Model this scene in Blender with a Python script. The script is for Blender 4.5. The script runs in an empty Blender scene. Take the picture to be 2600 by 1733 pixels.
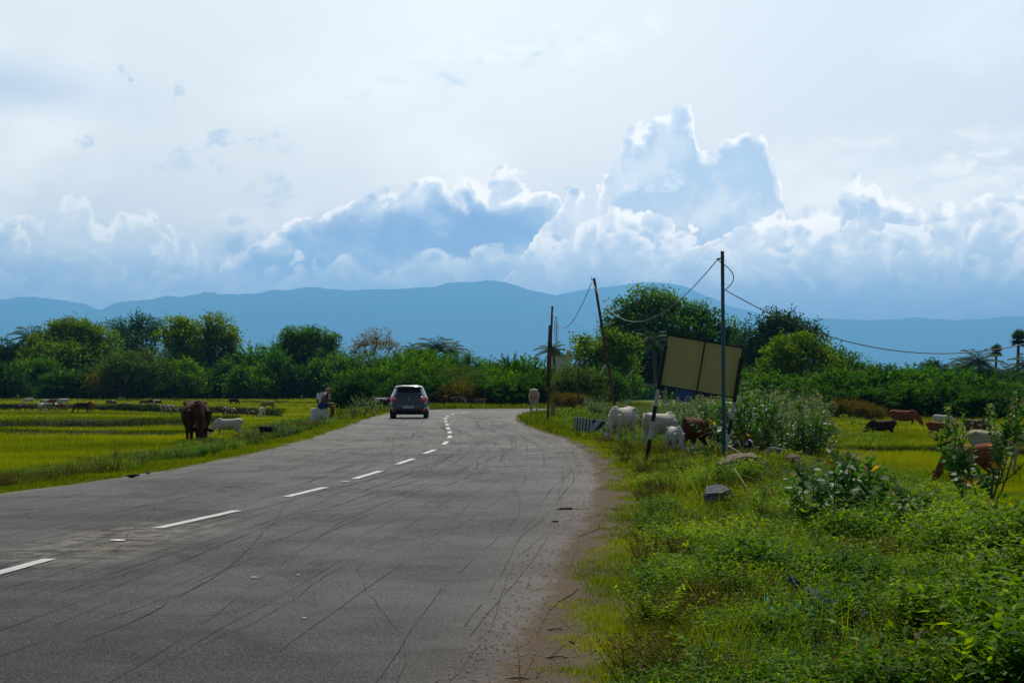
import bpy, bmesh, math, random
import numpy as np
from mathutils import Vector, Matrix
R = math.radians
rng = np.random.default_rng(7)
random.seed(7)
S = bpy.context.scene
COL = S.collection

# ------------------------------------------------------------------ camera
FPX = 5056.0          # focal length in photo pixels (70 mm on 36 mm)
EYE = 1.6
cam_d = bpy.data.cameras.new('camera'); cam = bpy.data.objects.new('camera', cam_d); COL.objects.link(cam)
cam_d.sensor_width = 36; cam_d.lens = 70; cam_d.clip_start = 0.1; cam_d.clip_end = 60000
cam_d.shift_y = 104.5/2600
cam.location = (0, 0, EYE); cam.rotation_euler = (R(90), 0, 0)
S.camera = cam
# ------------------------------------------------------------------ light
SUN_AZ, SUN_EL = R(6), R(50)
sd = Vector((math.sin(SUN_AZ)*math.cos(SUN_EL), math.cos(SUN_AZ)*math.cos(SUN_EL), math.sin(SUN_EL)))
sun_d = bpy.data.lights.new('sun', 'SUN'); sun = bpy.data.objects.new('sun', sun_d); COL.objects.link(sun)
sun_d.energy = 4.9; sun_d.angle = R(0.5); sun_d.color = (1, .945, .86)
sun.rotation_euler = sd.to_track_quat('Z', 'Y').to_euler(); sun.location = (0, 40, 60)
S.view_settings.view_transform = 'Standard'; S.view_settings.look = 'None'
S.view_settings.exposure = -0.35; S.view_settings.gamma = 1
S.cycles.max_bounces = 6; S.cycles.diffuse_bounces = 2; S.cycles.glossy_bounces = 2
S.cycles.transmission_bounces = 4; S.cycles.transparent_max_bounces = 6; S.cycles.volume_bounces = 0
S.cycles.use_denoising = True

def lin(r, g, b, k=1.0):
    f = lambda c: (c/255/12.92 if c/255 <= .04045 else ((c/255+.055)/1.055)**2.4)*k
    return (f(r), f(g), f(b), 1.0)

class G:
    """small helper round a node tree"""
    def __init__(s, nt): s.nt = nt; s.n = nt.nodes; s.l = nt.links
    def new(s, t, **kw):
        n = s.n.new(t)
        for k, v in kw.items(): setattr(n, k, v)
        return n
    def put(s, sock, v):
        if isinstance(v, bpy.types.NodeSocket): s.l.new(v, sock)
        elif v is not None: sock.default_value = v
    def m(s, op, a, b=None, c=None, clamp=False):
        n = s.new('ShaderNodeMath', operation=op, use_clamp=clamp)
        s.put(n.inputs[0], a)
        if b is not None: s.put(n.inputs[1], b)
        if c is not None: s.put(n.inputs[2], c)
        return n.outputs[0]
    def ss(s, x, a, b):
        n = s.new('ShaderNodeMapRange', interpolation_type='SMOOTHSTEP')
        s.put(n.inputs[0], x); s.put(n.inputs[1], a); s.put(n.inputs[2], b)
        return n.outputs[0]
    def mix(s, f, a, b):
        n = s.new('ShaderNodeMix', data_type='RGBA')
        s.put(n.inputs[0], f); s.put(n.inputs[6], a); s.put(n.inputs[7], b)
        return n.outputs[2]
    def comb(s, x, y, z=0.0):
        n = s.new('ShaderNodeCombineXYZ'); s.put(n.inputs[0], x); s.put(n.inputs[1], y); s.put(n.inputs[2], z)
        return n.outputs[0]
    def noise(s, v, scale, detail=4, rough=.55, lac=2.0, dist=0.0, dim='3D'):
        n = s.new('ShaderNodeTexNoise', noise_dimensions=dim); s.put(n.inputs['Vector'], v)
        n.inputs['Scale'].default_value = scale; n.inputs['Detail'].default_value = detail
        n.inputs['Roughness'].default_value = rough; n.inputs['Lacunarity'].default_value = lac
        n.inputs['Distortion'].default_value = dist
        return n.outputs[0]
    def vor(s, v, scale, detail=3, rough=.5, lac=2.3):
        n = s.new('ShaderNodeTexVoronoi', feature='F1', normalize=True); s.put(n.inputs['Vector'], v)
        n.inputs['Scale'].default_value = scale; n.inputs['Detail'].default_value = detail
        n.inputs['Roughness'].default_value = rough; n.inputs['Lacunarity'].default_value = lac
        return n.outputs['Distance']
    def curve(s, x, pts):
        n = s.new('ShaderNodeFloatCurve'); c = n.mapping.curves[0]
        while len(c.points) > 2: c.points.remove(c.points[0])
        c.points[0].location = pts[0]; c.points[-1].location = pts[-1]
        for p in pts[1:-1]: c.points.new(*p)
        for p in c.points: p.handle_type = 'AUTO_CLAMPED'
        n.mapping.update(); s.put(n.inputs[1], x)
        return n.outputs[0]
    def ramp(s, x, stops, interp='LINEAR'):
        n = s.new('ShaderNodeValToRGB'); e = n.color_ramp.elements; n.color_ramp.interpolation = interp
        e[0].position, e[0].color = stops[0][0], stops[0][1]; e[1].position, e[1].color = stops[-1][0], stops[-1][1]
        for p, c in stops[1:-1]: x_ = e.new(p); x_.color = c
        s.put(n.inputs[0], x)
        return n.outputs[0]

# ------------------------------------------------------------------ sky
W = bpy.data.worlds.new('World'); S.world = W; W.use_nodes = True
g = G(W.node_tree); g.n.clear()
tc = g.new('ShaderNodeTexCoord').outputs['Generated']
sp = g.new('ShaderNodeSeparateXYZ'); g.put(sp.inputs[0], tc)
dx, dy, dz = sp.outputs
yy = g.m('MAXIMUM', dy, .05)
# azimuth / elevation tangents of the direction, in thousandths of the telephoto scale
U = g.m('MULTIPLY', g.m('DIVIDE', dx, yy), 5.056)
V = g.m('MULTIPLY', g.m('DIVIDE', dz, yy), 5.056)
P = g.comb(U, V)
warp = g.new('ShaderNodeTexNoise', noise_dimensions='2D'); g.put(warp.inputs['Vector'], P); warp.inputs['Scale'].default_value = 5; warp.inputs['Detail'].default_value = 3
vm = g.new('ShaderNodeVectorMath', operation='MULTIPLY_ADD'); g.put(vm.inputs[0], warp.outputs['Color'])
vm.inputs[1].default_value = (.11, .08, .0); g.put(vm.inputs[2], P)
PW = vm.outputs[0]
def seeded(v, k):
    n = g.new('ShaderNodeVectorMath', operation='ADD'); g.put(n.inputs[0], v); n.inputs[1].default_value = (k*3.1, k*1.7, k*.9)
    return n.outputs[0]
def PX(x): return (x-1300)/1000
def PV(y): return (971-y)/1000
# veil of high cloud
st = g.comb(g.m('MULTIPLY', U, .45), g.m('ADD', V, g.m('MULTIPLY', U, -.12)))
veil_n = g.noise(st, 2.2, 6, .6, dim='2D')
base = g.ramp(g.m('MULTIPLY', V, 1.0), [(0, lin(96,160,208)), (.10, lin(118,175,216)), (.24, lin(165,202,226)), (.42, lin(208,222,231)), (.62, lin(222,231,235)), (.98, lin(229,237,240))])
base = g.mix(g.m('MULTIPLY', g.ss(veil_n, .42, .68), g.ss(V, .2, .5)), base, lin(240,246,246))
# darker lilac streak on the left, darker right corner
lil = g.m('MULTIPLY', g.ss(g.m('ABSOLUTE', g.m('SUBTRACT', g.m('ADD', V, g.m('MULTIPLY', U, .14)), PV(240)-.155)), .11, .0), g.ss(U, -.75, -1.35))
base = g.mix(g.m('MULTIPLY', lil, .7), base, lin(178,203,227))
base = g.mix(g.m('MULTIPLY', g.ss(U, .35, 1.5), .30), base, lin(190,213,230))
base = g.mix(g.m('MULTIPLY', g.m('MULTIPLY', g.ss(U, -.6, -1.4), g.ss(V, .75, .3)), .4), base, lin(170,203,224))
base = g.mix(g.m('MULTIPLY', g.m('MULTIPLY', g.ss(g.m('ABSOLUTE', g.m('ADD', U, .05)), .9, .0), g.ss(V, .35, .9)), .75), base, lin(241,247,248))
col = base
w2 = g.new('ShaderNodeTexNoise', noise_dimensions='2D'); g.put(w2.inputs['Vector'], P); w2.inputs['Scale'].default_value = 13; w2.inputs['Detail'].default_value = 4; w2.inputs['Roughness'].default_value = .7
vm2 = g.new('ShaderNodeVectorMath', operation='MULTIPLY_ADD'); g.put(vm2.inputs[0], w2.outputs['Color']); vm2.inputs[1].default_value = (.13, .08, .0); g.put(vm2.inputs[2], P)
vm3 = g.new('ShaderNodeVectorMath', operation='ADD'); g.put(vm3.inputs[0], vm2.outputs[0]); vm3.inputs[1].default_value = (-.065, -.04, 0)
sp2 = g.new('ShaderNodeSeparateXYZ'); g.put(sp2.inputs[0], vm3.outputs[0]); UW, VW = sp2.outputs[0], sp2.outputs[1]
def wisp(col, cx, cy, rx, ry, tint, amt, sc, seed, slope=0.0, lo=.48, hi=.66):
    u = g.m('DIVIDE', g.m('SUBTRACT', UW, PX(cx)), rx/1000)
    v = g.m('DIVIDE', g.m('SUBTRACT', g.m('SUBTRACT', VW, PV(cy)), g.m('MULTIPLY', g.m('SUBTRACT', UW, PX(cx)), slope)), ry/1000)
    r2 = g.m('ADD', g.m('MULTIPLY', u, u), g.m('MULTIPLY', v, v))
    env = g.ss(r2, 1.6, .0)
    q = seeded(g.comb(U, g.m('MULTIPLY', V, 2.0)), seed)
    n = g.noise(q, sc, 5, .65, 2.1, .4, '2D')
    f = g.m('MULTIPLY', g.ss(env, 0, .9), g.ss(g.m('ADD', n, g.m('MULTIPLY', env, .10)), lo+.04, hi+.24))
    return g.mix(g.m('MULTIPLY', f, amt), col, tint)
col = wisp(col, 1180, 170, 330, 55, lin(196,219,232), .8, 9, 1, .22)
col = wisp(col, 1350, 110, 420, 60, lin(250,251,249), .9, 8, 2, .12, .42, .6)
col = wisp(col, 700, 355, 90, 40, lin(180,207,226), .75, 14, 3)
col = wisp(col, 555, 352, 48, 24, lin(172,203,225), .6, 16, 4, 0, .35, .5)
col = wisp(col, 215, 355, 30, 20, lin(170,200,226), .5, 14, 5, 0, .3, .45)
col = wisp(col, 458, 225, 20, 24, lin(170,202,225), .6, 12, 6, 0, .3, .45)
col = wisp(col, 328, 183, 18, 18, lin(176,206,226), .9, 12, 7, 0, .3, .45)
col = wisp(col, 470, 410, 110, 45, lin(186,211,228), .7, 11, 8)
col = wisp(col, 690, 490, 55, 40, lin(170,203,226), .5, 10, 9, 0, .36, .52)
col = wisp(col, 585, 555, 22, 26, lin(165,198,224), .5, 10, 10, 0, .3, .45)
col = wisp(col, 2350, 355, 420, 30, lin(236,242,244), .8, 9, 11, .06, .4, .6)
col = wisp(col, 2480, 430, 150, 60, lin(246,249,250), .85, 9, 12, .1, .42, .6)

def vor2(v, scale):
    n = g.new('ShaderNodeTexVoronoi', feature='F1', voronoi_dimensions='2D'); g.put(n.inputs['Vector'], v)
    n.inputs['Scale'].default_value = scale; n.inputs['Detail'].default_value = 0
    return n.outputs['Distance']
def row(col, pts, amp, sc, seed, rim, inner, rimw, depth, amt, edge=.010, fine=.45):
    x = g.m('ADD', g.m('MULTIPLY', g.m('SUBTRACT', U, -1.4), 1/2.8), 0.0)
    ridge = g.curve(g.m('MINIMUM', g.m('MAXIMUM', x, 0), 1), [((PX(a)+1.4)/2.8, PV(b)) for a, b in pts])
    q = seeded(PW, seed)
    f = g.m('SUBTRACT', ridge, V); s_ = sc; A = amp/1000; ff = None
    for k in range(4):
        vk = vor2(seeded(PW, seed+.29*k), s_)
        c_ = g.m('MULTIPLY', g.m('SUBTRACT', .40, vk), A*13/s_*1.35)
        f = g.m('ADD', f, c_)
        ff = c_ if k == 2 else (g.m('ADD', ff, c_) if ff is not None else None)
        s_ *= 2.15
    n2_ = g.noise(seeded(PW, seed+5), sc*5, 4, .7, dim='2D')
    v2 = vor2(seeded(PW, seed+.37), sc*1.3)
    v3 = vor2(seeded(PW, seed+.77), sc*3.1)
    fi = g.m('ADD', f, g.m('MULTIPLY', g.m('SUBTRACT', .42, v2), rimw*3.2/1000))
    fi = g.m('ADD', fi, g.m('MULTIPLY', g.m('SUBTRACT', .42, v3), rimw*1.6/1000))
    f = g.m('ADD', f, g.m('MULTIPLY', g.m('SUBTRACT', n2_, .5), .020)); a = g.m('MULTIPLY', g.ss(f, 0, edge*1.4), g.ss(f, depth/1000, depth*.35/1000))
    mid = tuple(rim[q_]*.55+inner[q_]*.45 for q_ in range(3))+(1,)
    n3_ = g.noise(seeded(PW, seed+7), sc*.55, 4, .55, dim='2D'); inner = g.mix(g.m('MULTIPLY', g.ss(n3_, .42, .70), .75), inner, mid)
    c = g.mix(g.ss(fi, .001, rimw*.9/1000), rim, mid)
    c = g.mix(g.ss(fi, rimw*.5/1000, rimw*2.6/1000), c, inner)
    return g.mix(g.m('MULTIPLY', a, amt), col, c)
WH = lin(250,252,252); OFF = lin(232,241,246)
NO = 1100
# cumulus tower
col = row(col, [(-100,NO),(1430,NO),(1500,720),(1528,470),(1545,430),(1580,385),(1590,330),(1640,315),(1690,290),(1712,262),(1740,262),(1765,300),(1775,380),(1800,385),(1850,350),(1868,340),(1905,318),(1935,318),(1950,370),(1975,450),(1990,500),(2020,590),(2080,760),(2120,NO),(2700,NO)], 38, 13, 1, WH, lin(176,206,230), 20, 480, .95, .006, .55)
col = wisp(col, 1695, 460, 45, 40, lin(226,238,245), .8, 12, 21, 0, .4, .6)
col = wisp(col, 1610, 470, 30, 30, lin(228,239,245), .8, 12, 22, 0, .4, .55)
col = wisp(col, 1720, 360, 60, 55, lin(205,224,237), .8, 8, 23, 0, .35, .6)
# small far puffs left
col = row(col, [(-100,560),(60,530),(120,540),(170,505),(215,500),(250,560),(300,545),(370,525),(400,570),(450,585),(520,640),(640,640),(800,640),(900,NO),(2700,NO)], 45, 11, 2, OFF, lin(190,213,230), 22, 170, .75, .008)
col = row(col, [(-100,575),(40,580),(90,600),(150,610),(230,640),(300,690),(420,640),(560,700),(700,640),(760,700),(900,NO),(2700,NO)], 60, 8, 3, lin(222,234,240), lin(158,196,224), 34, 150, .8, .012)
# the long dark bank
col = row(col, [(-100,NO),(480,NO),(560,680),(640,590),(760,560),(850,530),(920,490),(1000,465),(1060,450),(1110,445),(1150,465),(1200,455),(1280,440),(1360,450),(1400,462),(1440,520),(1500,580),(1600,660),(1700,760),(1760,NO),(2700,NO)], 40, 10, 4, WH, lin(150,191,223), 30, 330, .97, .007)
col = wisp(col, 1080, 590, 330, 75, lin(124,174,215), .9, 3, 13, .0, .25, .45)
col = wisp(col, 780, 640, 230, 60, lin(132,180,218), .8, 3, 14, -.1, .3, .5)
# right hand cumulus rows, back to front
RI = lin(240,246,249)
col = row(col, [(-100,NO),(1180,820),(1280,700),(1350,600),(1420,520),(1475,480),(1530,500),(1600,520),(1700,560),(1800,600),(1900,560),(2000,545),(2080,535),(2120,520),(2150,465),(2200,455),(2260,480),(2330,520),(2400,505),(2500,490),(2700,500)], 48, 11, 5, WH, lin(178,206,229), 34, 260, .93, .008, .55)
col = row(col, [(-100,NO),(1160,840),(1260,740),(1350,650),(1430,580),(1500,560),(1600,560),(1680,600),(1780,620),(1900,590),(2000,600),(2100,580),(2200,590),(2300,560),(2420,545),(2520,520),(2700,540)], 60, 10, 6, RI, lin(180,208,230), 42, 200, .85, .012, .55)
col = row(col, [(-100,690),(80,680),(180,700),(240,670),(330,660),(420,690),(540,680),(680,720),(760,660),(860,655),(980,650),(1100,640),(1250,630),(1400,630),(1500,610),(1620,640),(1750,660),(1900,650),(2050,640),(2200,650),(2330,610),(2450,620),(2700,600)], 55, 9, 7, lin(228,238,243), lin(168,200,226), 50, 120, .85, .02)
col = row(col, [(-100,760),(120,730),(200,705),(260,690),(400,720),(560,715),(700,700),(780,NO),(1650,NO),(1760,700),(1900,690),(2050,670),(2200,690),(2350,680),(2480,650),(2700,660)], 60, 11, 8, lin(226,237,243), lin(160,197,225), 45, 110, .8, .02)
col = row(col, [(-100,NO),(1800,NO),(1900,760),(2000,740),(2100,745),(2200,720),(2330,750),(2450,720),(2700,720)], 60, 9, 9, lin(218,232,241), lin(156,197,226), 50, 95, .7, .025)
# low haze over the horizon
col = g.mix(g.m('MULTIPLY', g.ss(V, .42, .22), g.m('ADD', .55, g.m('MULTIPLY', g.ss(U, .5, -.3), .20))), col, lin(126,181,219))
col = g.mix(g.m('MULTIPLY', g.m('MULTIPLY', g.ss(V, .30, .14), g.ss(U, .1, .6)), .9), col, lin(108,168,209))
col = g.mix(g.m('MULTIPLY', g.ss(V, .36, .20), .45), col, lin(118,174,214))
fr = g.m('MULTIPLY', g.ss(dy, .35, .8), g.ss(dz, -.02, .0))
back_n = g.noise(tc, 2.5, 5, .6)
sky = g.new('ShaderNodeTexSky', sky_type='NISHITA', sun_disc=False)
sky.sun_elevation = SUN_EL; sky.sun_rotation = SUN_AZ
bg1 = g.new('ShaderNodeBackground'); bg1.inputs[1].default_value = .06; g.put(bg1.inputs[0], sky.outputs[0])
bgc = g.new('ShaderNodeBackground'); g.put(bgc.inputs[0], (.20,.22,.25,1)); bgc.inputs[1].default_value = 1.0
mx0 = g.new('ShaderNodeMixShader'); g.put(mx0.inputs[0], g.m('MULTIPLY', g.ss(back_n, .45, .65), .8)); g.l.new(bg1.outputs[0], mx0.inputs[1]); g.l.new(bgc.outputs[0], mx0.inputs[2])
SKYK = 1.0
# the colours above are what arrives through the haze: what leaves the sky is that minus the air's own glow, over its transmittance
HAZE, HTOP, HFAR, HAIR = .85e-4, 1450., 34000., (.115, .44, .75)
EXPO = 2**-.35
tdist = g.m('MINIMUM', g.m('DIVIDE', HTOP*5.056, g.m('MAXIMUM', V, .02)), HFAR)
Tn = g.m('EXPONENT', g.m('MULTIPLY', tdist, -HAZE))
def unhaze(c):
    def vm_(op, p_, q_): n = g.new('ShaderNodeVectorMath', operation=op); g.put(n.inputs[0], p_); g.put(n.inputs[1], q_); return n.outputs[0]
    s_ = g.new('ShaderNodeVectorMath', operation='SCALE'); s_.inputs[0].default_value = HAIR; g.put(s_.inputs[3], g.m('SUBTRACT', 1.0, Tn))
    k_ = vm_('SUBTRACT', vm_('MULTIPLY', c, (1/EXPO,)*3), s_.outputs[0])
    d_ = g.new('ShaderNodeVectorMath', operation='SCALE'); g.put(d_.inputs[0], k_); g.put(d_.inputs[3], g.m('DIVIDE', 1.0, Tn))
    return vm_('MINIMUM', vm_('MAXIMUM', d_.outputs[0], (.0, .0, .0)), (8., 8., 8.))
def dim(c):
    w_ = g.new('ShaderNodeVectorMath', operation='MULTIPLY'); g.put(w_.inputs[0], c); w_.inputs[1].default_value = (.90, .93, .965); return w_.outputs[0]
base = dim(base); col = dim(col)
base = unhaze(base); col = unhaze(col)
bg2 = g.new('ShaderNodeBackground'); g.put(bg2.inputs[0], col); bg2.inputs[1].default_value = SKYK
bg3 = g.new('ShaderNodeBackground'); g.put(bg3.inputs[0], base); bg3.inputs[1].default_value = SKYK
cols_dummy = 0
near = g.m('MULTIPLY', g.ss(g.m('ABSOLUTE', U), 1.95, 1.5), g.ss(V, 1.35, 1.15))
mxn = g.new('ShaderNodeMixShader'); g.put(mxn.inputs[0], near); g.l.new(bg3.outputs[0], mxn.inputs[1]); g.l.new(bg2.outputs[0], mxn.inputs[2])
mx = g.new('ShaderNodeMixShader'); g.put(mx.inputs[0], fr); g.l.new(mx0.outputs[0], mx.inputs[1]); g.l.new(mxn.outputs[0], mx.inputs[2])
wo = g.new('ShaderNodeOutputWorld'); g.l.new(mx.outputs[0], wo.inputs[0])
W.cycles.sampling_method = 'MANUAL'; W.cycles.sample_map_resolution = 512

# ------------------------------------------------------------------ material helpers
def newmat(name):
    m = bpy.data.materials.new(name); m.use_nodes = True
    h = G(m.node_tree); h.n.clear()
    return m, h
def finish(h, shader, disp=None):
    o = h.new('ShaderNodeOutputMaterial'); h.l.new(shader, o.inputs[0])
def plain(name, c, rough=.7, metal=0., spec=.3, var=.25, sc=8., bump=0., coat=0.):
    m, h = newmat(name)
    t = h.new('ShaderNodeTexCoord').outputs['Object']
    n = h.noise(t, sc, 4, .6)
    c4 = tuple(c[:3])+(1,)
    cc = h.mix(n, tuple(x*(1-var) for x in c[:3])+(1,), tuple(min(1, x*(1+var)) for x in c[:3])+(1,))
    p = h.new('ShaderNodeBsdfPrincipled'); h.put(p.inputs['Base Color'], cc)
    p.inputs['Roughness'].default_value = rough; p.inputs['Metallic'].default_value = metal
    p.inputs['Specular IOR Level'].default_value = spec; p.inputs['Coat Weight'].default_value = coat
    if bump:
        b = h.new('ShaderNodeBump'); b.inputs['Strength'].default_value = bump; h.put(b.inputs['Height'], n); b.inputs['Distance'].default_value = .02
        h.l.new(b.outputs[0], p.inputs['Normal'])
    finish(h, p.outputs[0]); return m
def leafmat(name, a, b, c, trans=.35, rough=.5, spec=.35):
    m, h = newmat(name)
    at = h.new('ShaderNodeAttribute', attribute_name='tint').outputs['Fac']
    cc = h.ramp(at, [(0, a+(1,)), (.5, b+(1,)), (1, c+(1,))])
    p = h.new('ShaderNodeBsdfPrincipled'); h.put(p.inputs['Base Color'], cc)
    p.inputs['Roughness'].default_value = rough; p.inputs['Specular IOR Level'].default_value = spec
    t = h.new('ShaderNodeBsdfTranslucent')
    tcol = h.new('ShaderNodeVectorMath', operation='MULTIPLY'); h.put(tcol.inputs[0], cc); tcol.inputs[1].default_value = (1.5, 1.35, .5)
    h.put(t.inputs[0], tcol.outputs[0])
    x = h.new('ShaderNodeMixShader'); x.inputs[0].default_value = trans
    h.l.new(p.outputs[0], x.inputs[1]); h.l.new(t.outputs[0], x.inputs[2])
    finish(h, x.outputs[0]); return m

# ------------------------------------------------------------------ mesh helpers
def mesh_np(name, v, f, mats, tint=None, matidx=None, smooth=False):
    me = bpy.data.meshes.new(name)
    v = np.asarray(v, dtype=np.float32); f = np.asarray(f, dtype=np.int32)
    nv, nf, k = len(v), len(f), f.shape[1]
    me.vertices.add(nv); me.vertices.foreach_set('co', v.ravel())
    me.loops.add(nf*k); me.loops.foreach_set('vertex_index', f.ravel())
    me.polygons.add(nf); me.polygons.foreach_set('loop_start', np.arange(0, nf*k, k, dtype=np.int32))
    if matidx is not None: me.polygons.foreach_set('material_index', np.asarray(matidx, dtype=np.int32))
    if smooth: me.polygons.foreach_set('use_smooth', np.ones(nf, dtype=bool))
    for m in (mats if isinstance(mats, (list, tuple)) else [mats]): me.materials.append(m)
    if tint is not None:
        a = me.attributes.new('tint', 'FLOAT', 'POINT'); a.data.foreach_set('value', np.asarray(tint, dtype=np.float32))
    me.update(calc_edges=True)
    return me
def link(me, name, parent=None, loc=None, rot=None, scale=None):
    o = bpy.data.objects.new(name, me); COL.objects.link(o)
    if parent is not None: o.parent = parent
    if loc is not None: o.location = loc
    if rot is not None: o.rotation_euler = rot
    if scale is not None: o.scale = scale
    return o
ORD = ('first second third fourth fifth sixth seventh eighth ninth tenth eleventh twelfth thirteenth fourteenth fifteenth sixteenth seventeenth eighteenth nineteenth twentieth '
       'twenty-first twenty-second twenty-third twenty-fourth twenty-fifth twenty-sixth twenty-seventh twenty-eighth twenty-ninth thirtieth thirty-first thirty-second thirty-third thirty-fourth thirty-fifth thirty-sixth').split()
def tag(o, label=None, cat=None, group=None, kind=None):
    if label: o['label'] = label
    if cat: o['category'] = cat
    if group: o['group'] = group
    if kind: o['kind'] = kind
    return o
def thing(name, label, cat, loc=(0, 0, 0), rz=0., group=None):
    o = bpy.data.objects.new(name, None); COL.objects.link(o); o.empty_display_size = .2
    o.location = loc; o.rotation_euler = (0, 0, rz)
    return tag(o, label, cat, group)
def copy_tree(o, parent=None):
    c = o.copy(); COL.objects.link(c); c.parent = parent
    for ch in list(o.children): copy_tree(ch, c)
    return c
class MB:
    """collects boxes, tubes, prisms into one mesh"""
    def __init__(s): s.v = []; s.f = []; s.mi = []; s.cur = 0
    def add(s, v, f):
        o = len(s.v); s.v += [tuple(p) for p in v]
        for q in f: s.f.append([i+o for i in q]); s.mi.append(s.cur)
    def box(s, c, d, rz=0., bev=0.):
        x, y, z = d[0]/2, d[1]/2, d[2]/2
        if bev > 0:
            bm = bmesh.new(); bmesh.ops.create_cube(bm, size=1)
            for v in bm.verts: v.co = Vector((v.co.x*d[0], v.co.y*d[1], v.co.z*d[2]))
            bmesh.ops.bevel(bm, geom=bm.edges[:], offset=bev, segments=2, affect='EDGES')
            m = Matrix.Rotation(rz, 3, 'Z'); bm.verts.ensure_lookup_table()
            s.add([m @ v.co + Vector(c) for v in bm.verts], [[v.index for v in f.verts] for f in bm.faces]); bm.free(); return
        m = Matrix.Rotation(rz, 3, 'Z')
        vs = [m @ Vector((a*x, b*y, e*z)) + Vector(c) for a in (-1, 1) for b in (-1, 1) for e in (-1, 1)]
        s.add(vs, [(0,1,3,2),(4,6,7,5),(0,4,5,1),(2,3,7,6),(0,2,6,4),(1,5,7,3)])
    def tube(s, pts, rad, n=8, cap=True, flat=None):
        pts = [Vector(p) for p in pts]
        if not hasattr(rad, '__len__'): rad = [rad]*len(pts)
        vs, fs = [], []
        for i, p in enumerate(pts):
            t = (pts[min(i+1, len(pts)-1)]-pts[max(i-1, 0)]).normalized()
            u = Vector((0, 1, 0)) if abs(t.y) < .9 else Vector((1, 0, 0))
            if flat is not None: u = Vector(flat)
            a = (u - t*u.dot(t)).normalized(); b = t.cross(a)
            r = rad[i]; ra, rb = (r if hasattr(r, '__len__') else (r, r))
            for k in range(n):
                w = 2*math.pi*k/n; vs.append(p + a*math.cos(w)*ra + b*math.sin(w)*rb)
        for i in range(len(pts)-1):
            for k in range(n):
                fs.append((i*n+k, i*n+(k+1) % n, (i+1)*n+(k+1) % n, (i+1)*n+k))
        if cap: fs.append(tuple(reversed(range(n)))); fs.append(tuple((len(pts)-1)*n+k for k in range(n)))
        s.add(vs, fs)
    def prism(s, poly, y0, y1):      # polygon in x,z extruded in y
        n = len(poly)
        vs = [(a, y0, b) for a, b in poly]+[(a, y1, b) for a, b in poly]
        s.add(vs, [tuple(range(n)), tuple(reversed(range(n, 2*n)))]+[(i, i+n, (i+1) % n+n, (i+1) % n) for i in range(n)])
    def mesh(s, name, mats, smooth=False):
        me = bpy.data.meshes.new(name); me.from_pydata(s.v, [], s.f)
        for m in (mats if isinstance(mats, (list, tuple)) else [mats]): me.materials.append(m)
        me.polygons.foreach_set('material_index', s.mi)
        if smooth: me.polygons.foreach_set('use_smooth', [True]*len(s.f))
        bm = bmesh.new(); bm.from_mesh(me); bmesh.ops.recalc_face_normals(bm, faces=bm.faces); bm.to_mesh(me); bm.free()
        me.update(); return me
    def build(s, name, mats, parent=None, smooth=False, **k):
        return link(s.mesh(name, mats, smooth), name, parent, **k)
def remesh(mb, voxel, smooth_it=3, mats=None, name='body'):
    me = mb.mesh(name, mats or [])
    o = bpy.data.objects.new('tmp', me); COL.objects.link(o)
    r = o.modifiers.new('r', 'REMESH'); r.mode = 'VOXEL'; r.voxel_size = voxel
    if smooth_it: q = o.modifiers.new('s', 'SMOOTH'); q.iterations = smooth_it; q.factor = .5
    dg = bpy.context.evaluated_depsgraph_get(); dg.update()
    out = bpy.data.meshes.new_from_object(o.evaluated_get(dg))
    out.name = name; bpy.data.objects.remove(o)
    out.materials.clear()
    for m in (mats if isinstance(mats, (list, tuple)) else [mats]): out.materials.append(m)
    out.polygons.foreach_set('use_smooth', [True]*len(out.polygons)); out.update()
    return out

# cards: N leaves as rhombs.  C base, T direction, Nn normal
def cards(C, T, Nn, L, Wd, fold=0.0, tipw=None):
    B = np.cross(T, Nn); B /= (np.linalg.norm(B, axis=1, keepdims=True)+1e-9)
    L = np.asarray(L)[:, None]; Wd = np.asarray(Wd)[:, None]
    up = np.cross(B, T)
    v0 = C; v1 = C+T*L*.45+B*Wd*.5+up*Wd*fold; v3 = C+T*L*.45-B*Wd*.5+up*Wd*fold; v2 = C+T*L
    v = np.stack([v0, v1, v2, v3], 1).reshape(-1, 3)
    f = np.arange(len(C)*4).reshape(-1, 4)
    return v, f
def unit(a): return a/(np.linalg.norm(a, axis=1, keepdims=True)+1e-9)
def rdir(n): return unit(rng.normal(size=(n, 3)))
class Leaves:
    def __init__(s): s.v = []; s.f = []; s.t = []; s.n = 0
    def add(s, v, f, tint_leaf):
        s.v.append(v); s.f.append(f+s.n); s.t.append(np.repeat(tint_leaf, len(v)//len(tint_leaf))); s.n += len(v)
    def mesh(s, name, mat):
        return mesh_np(name, np.concatenate(s.v), np.concatenate(s.f), mat, np.concatenate(s.t))
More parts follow.
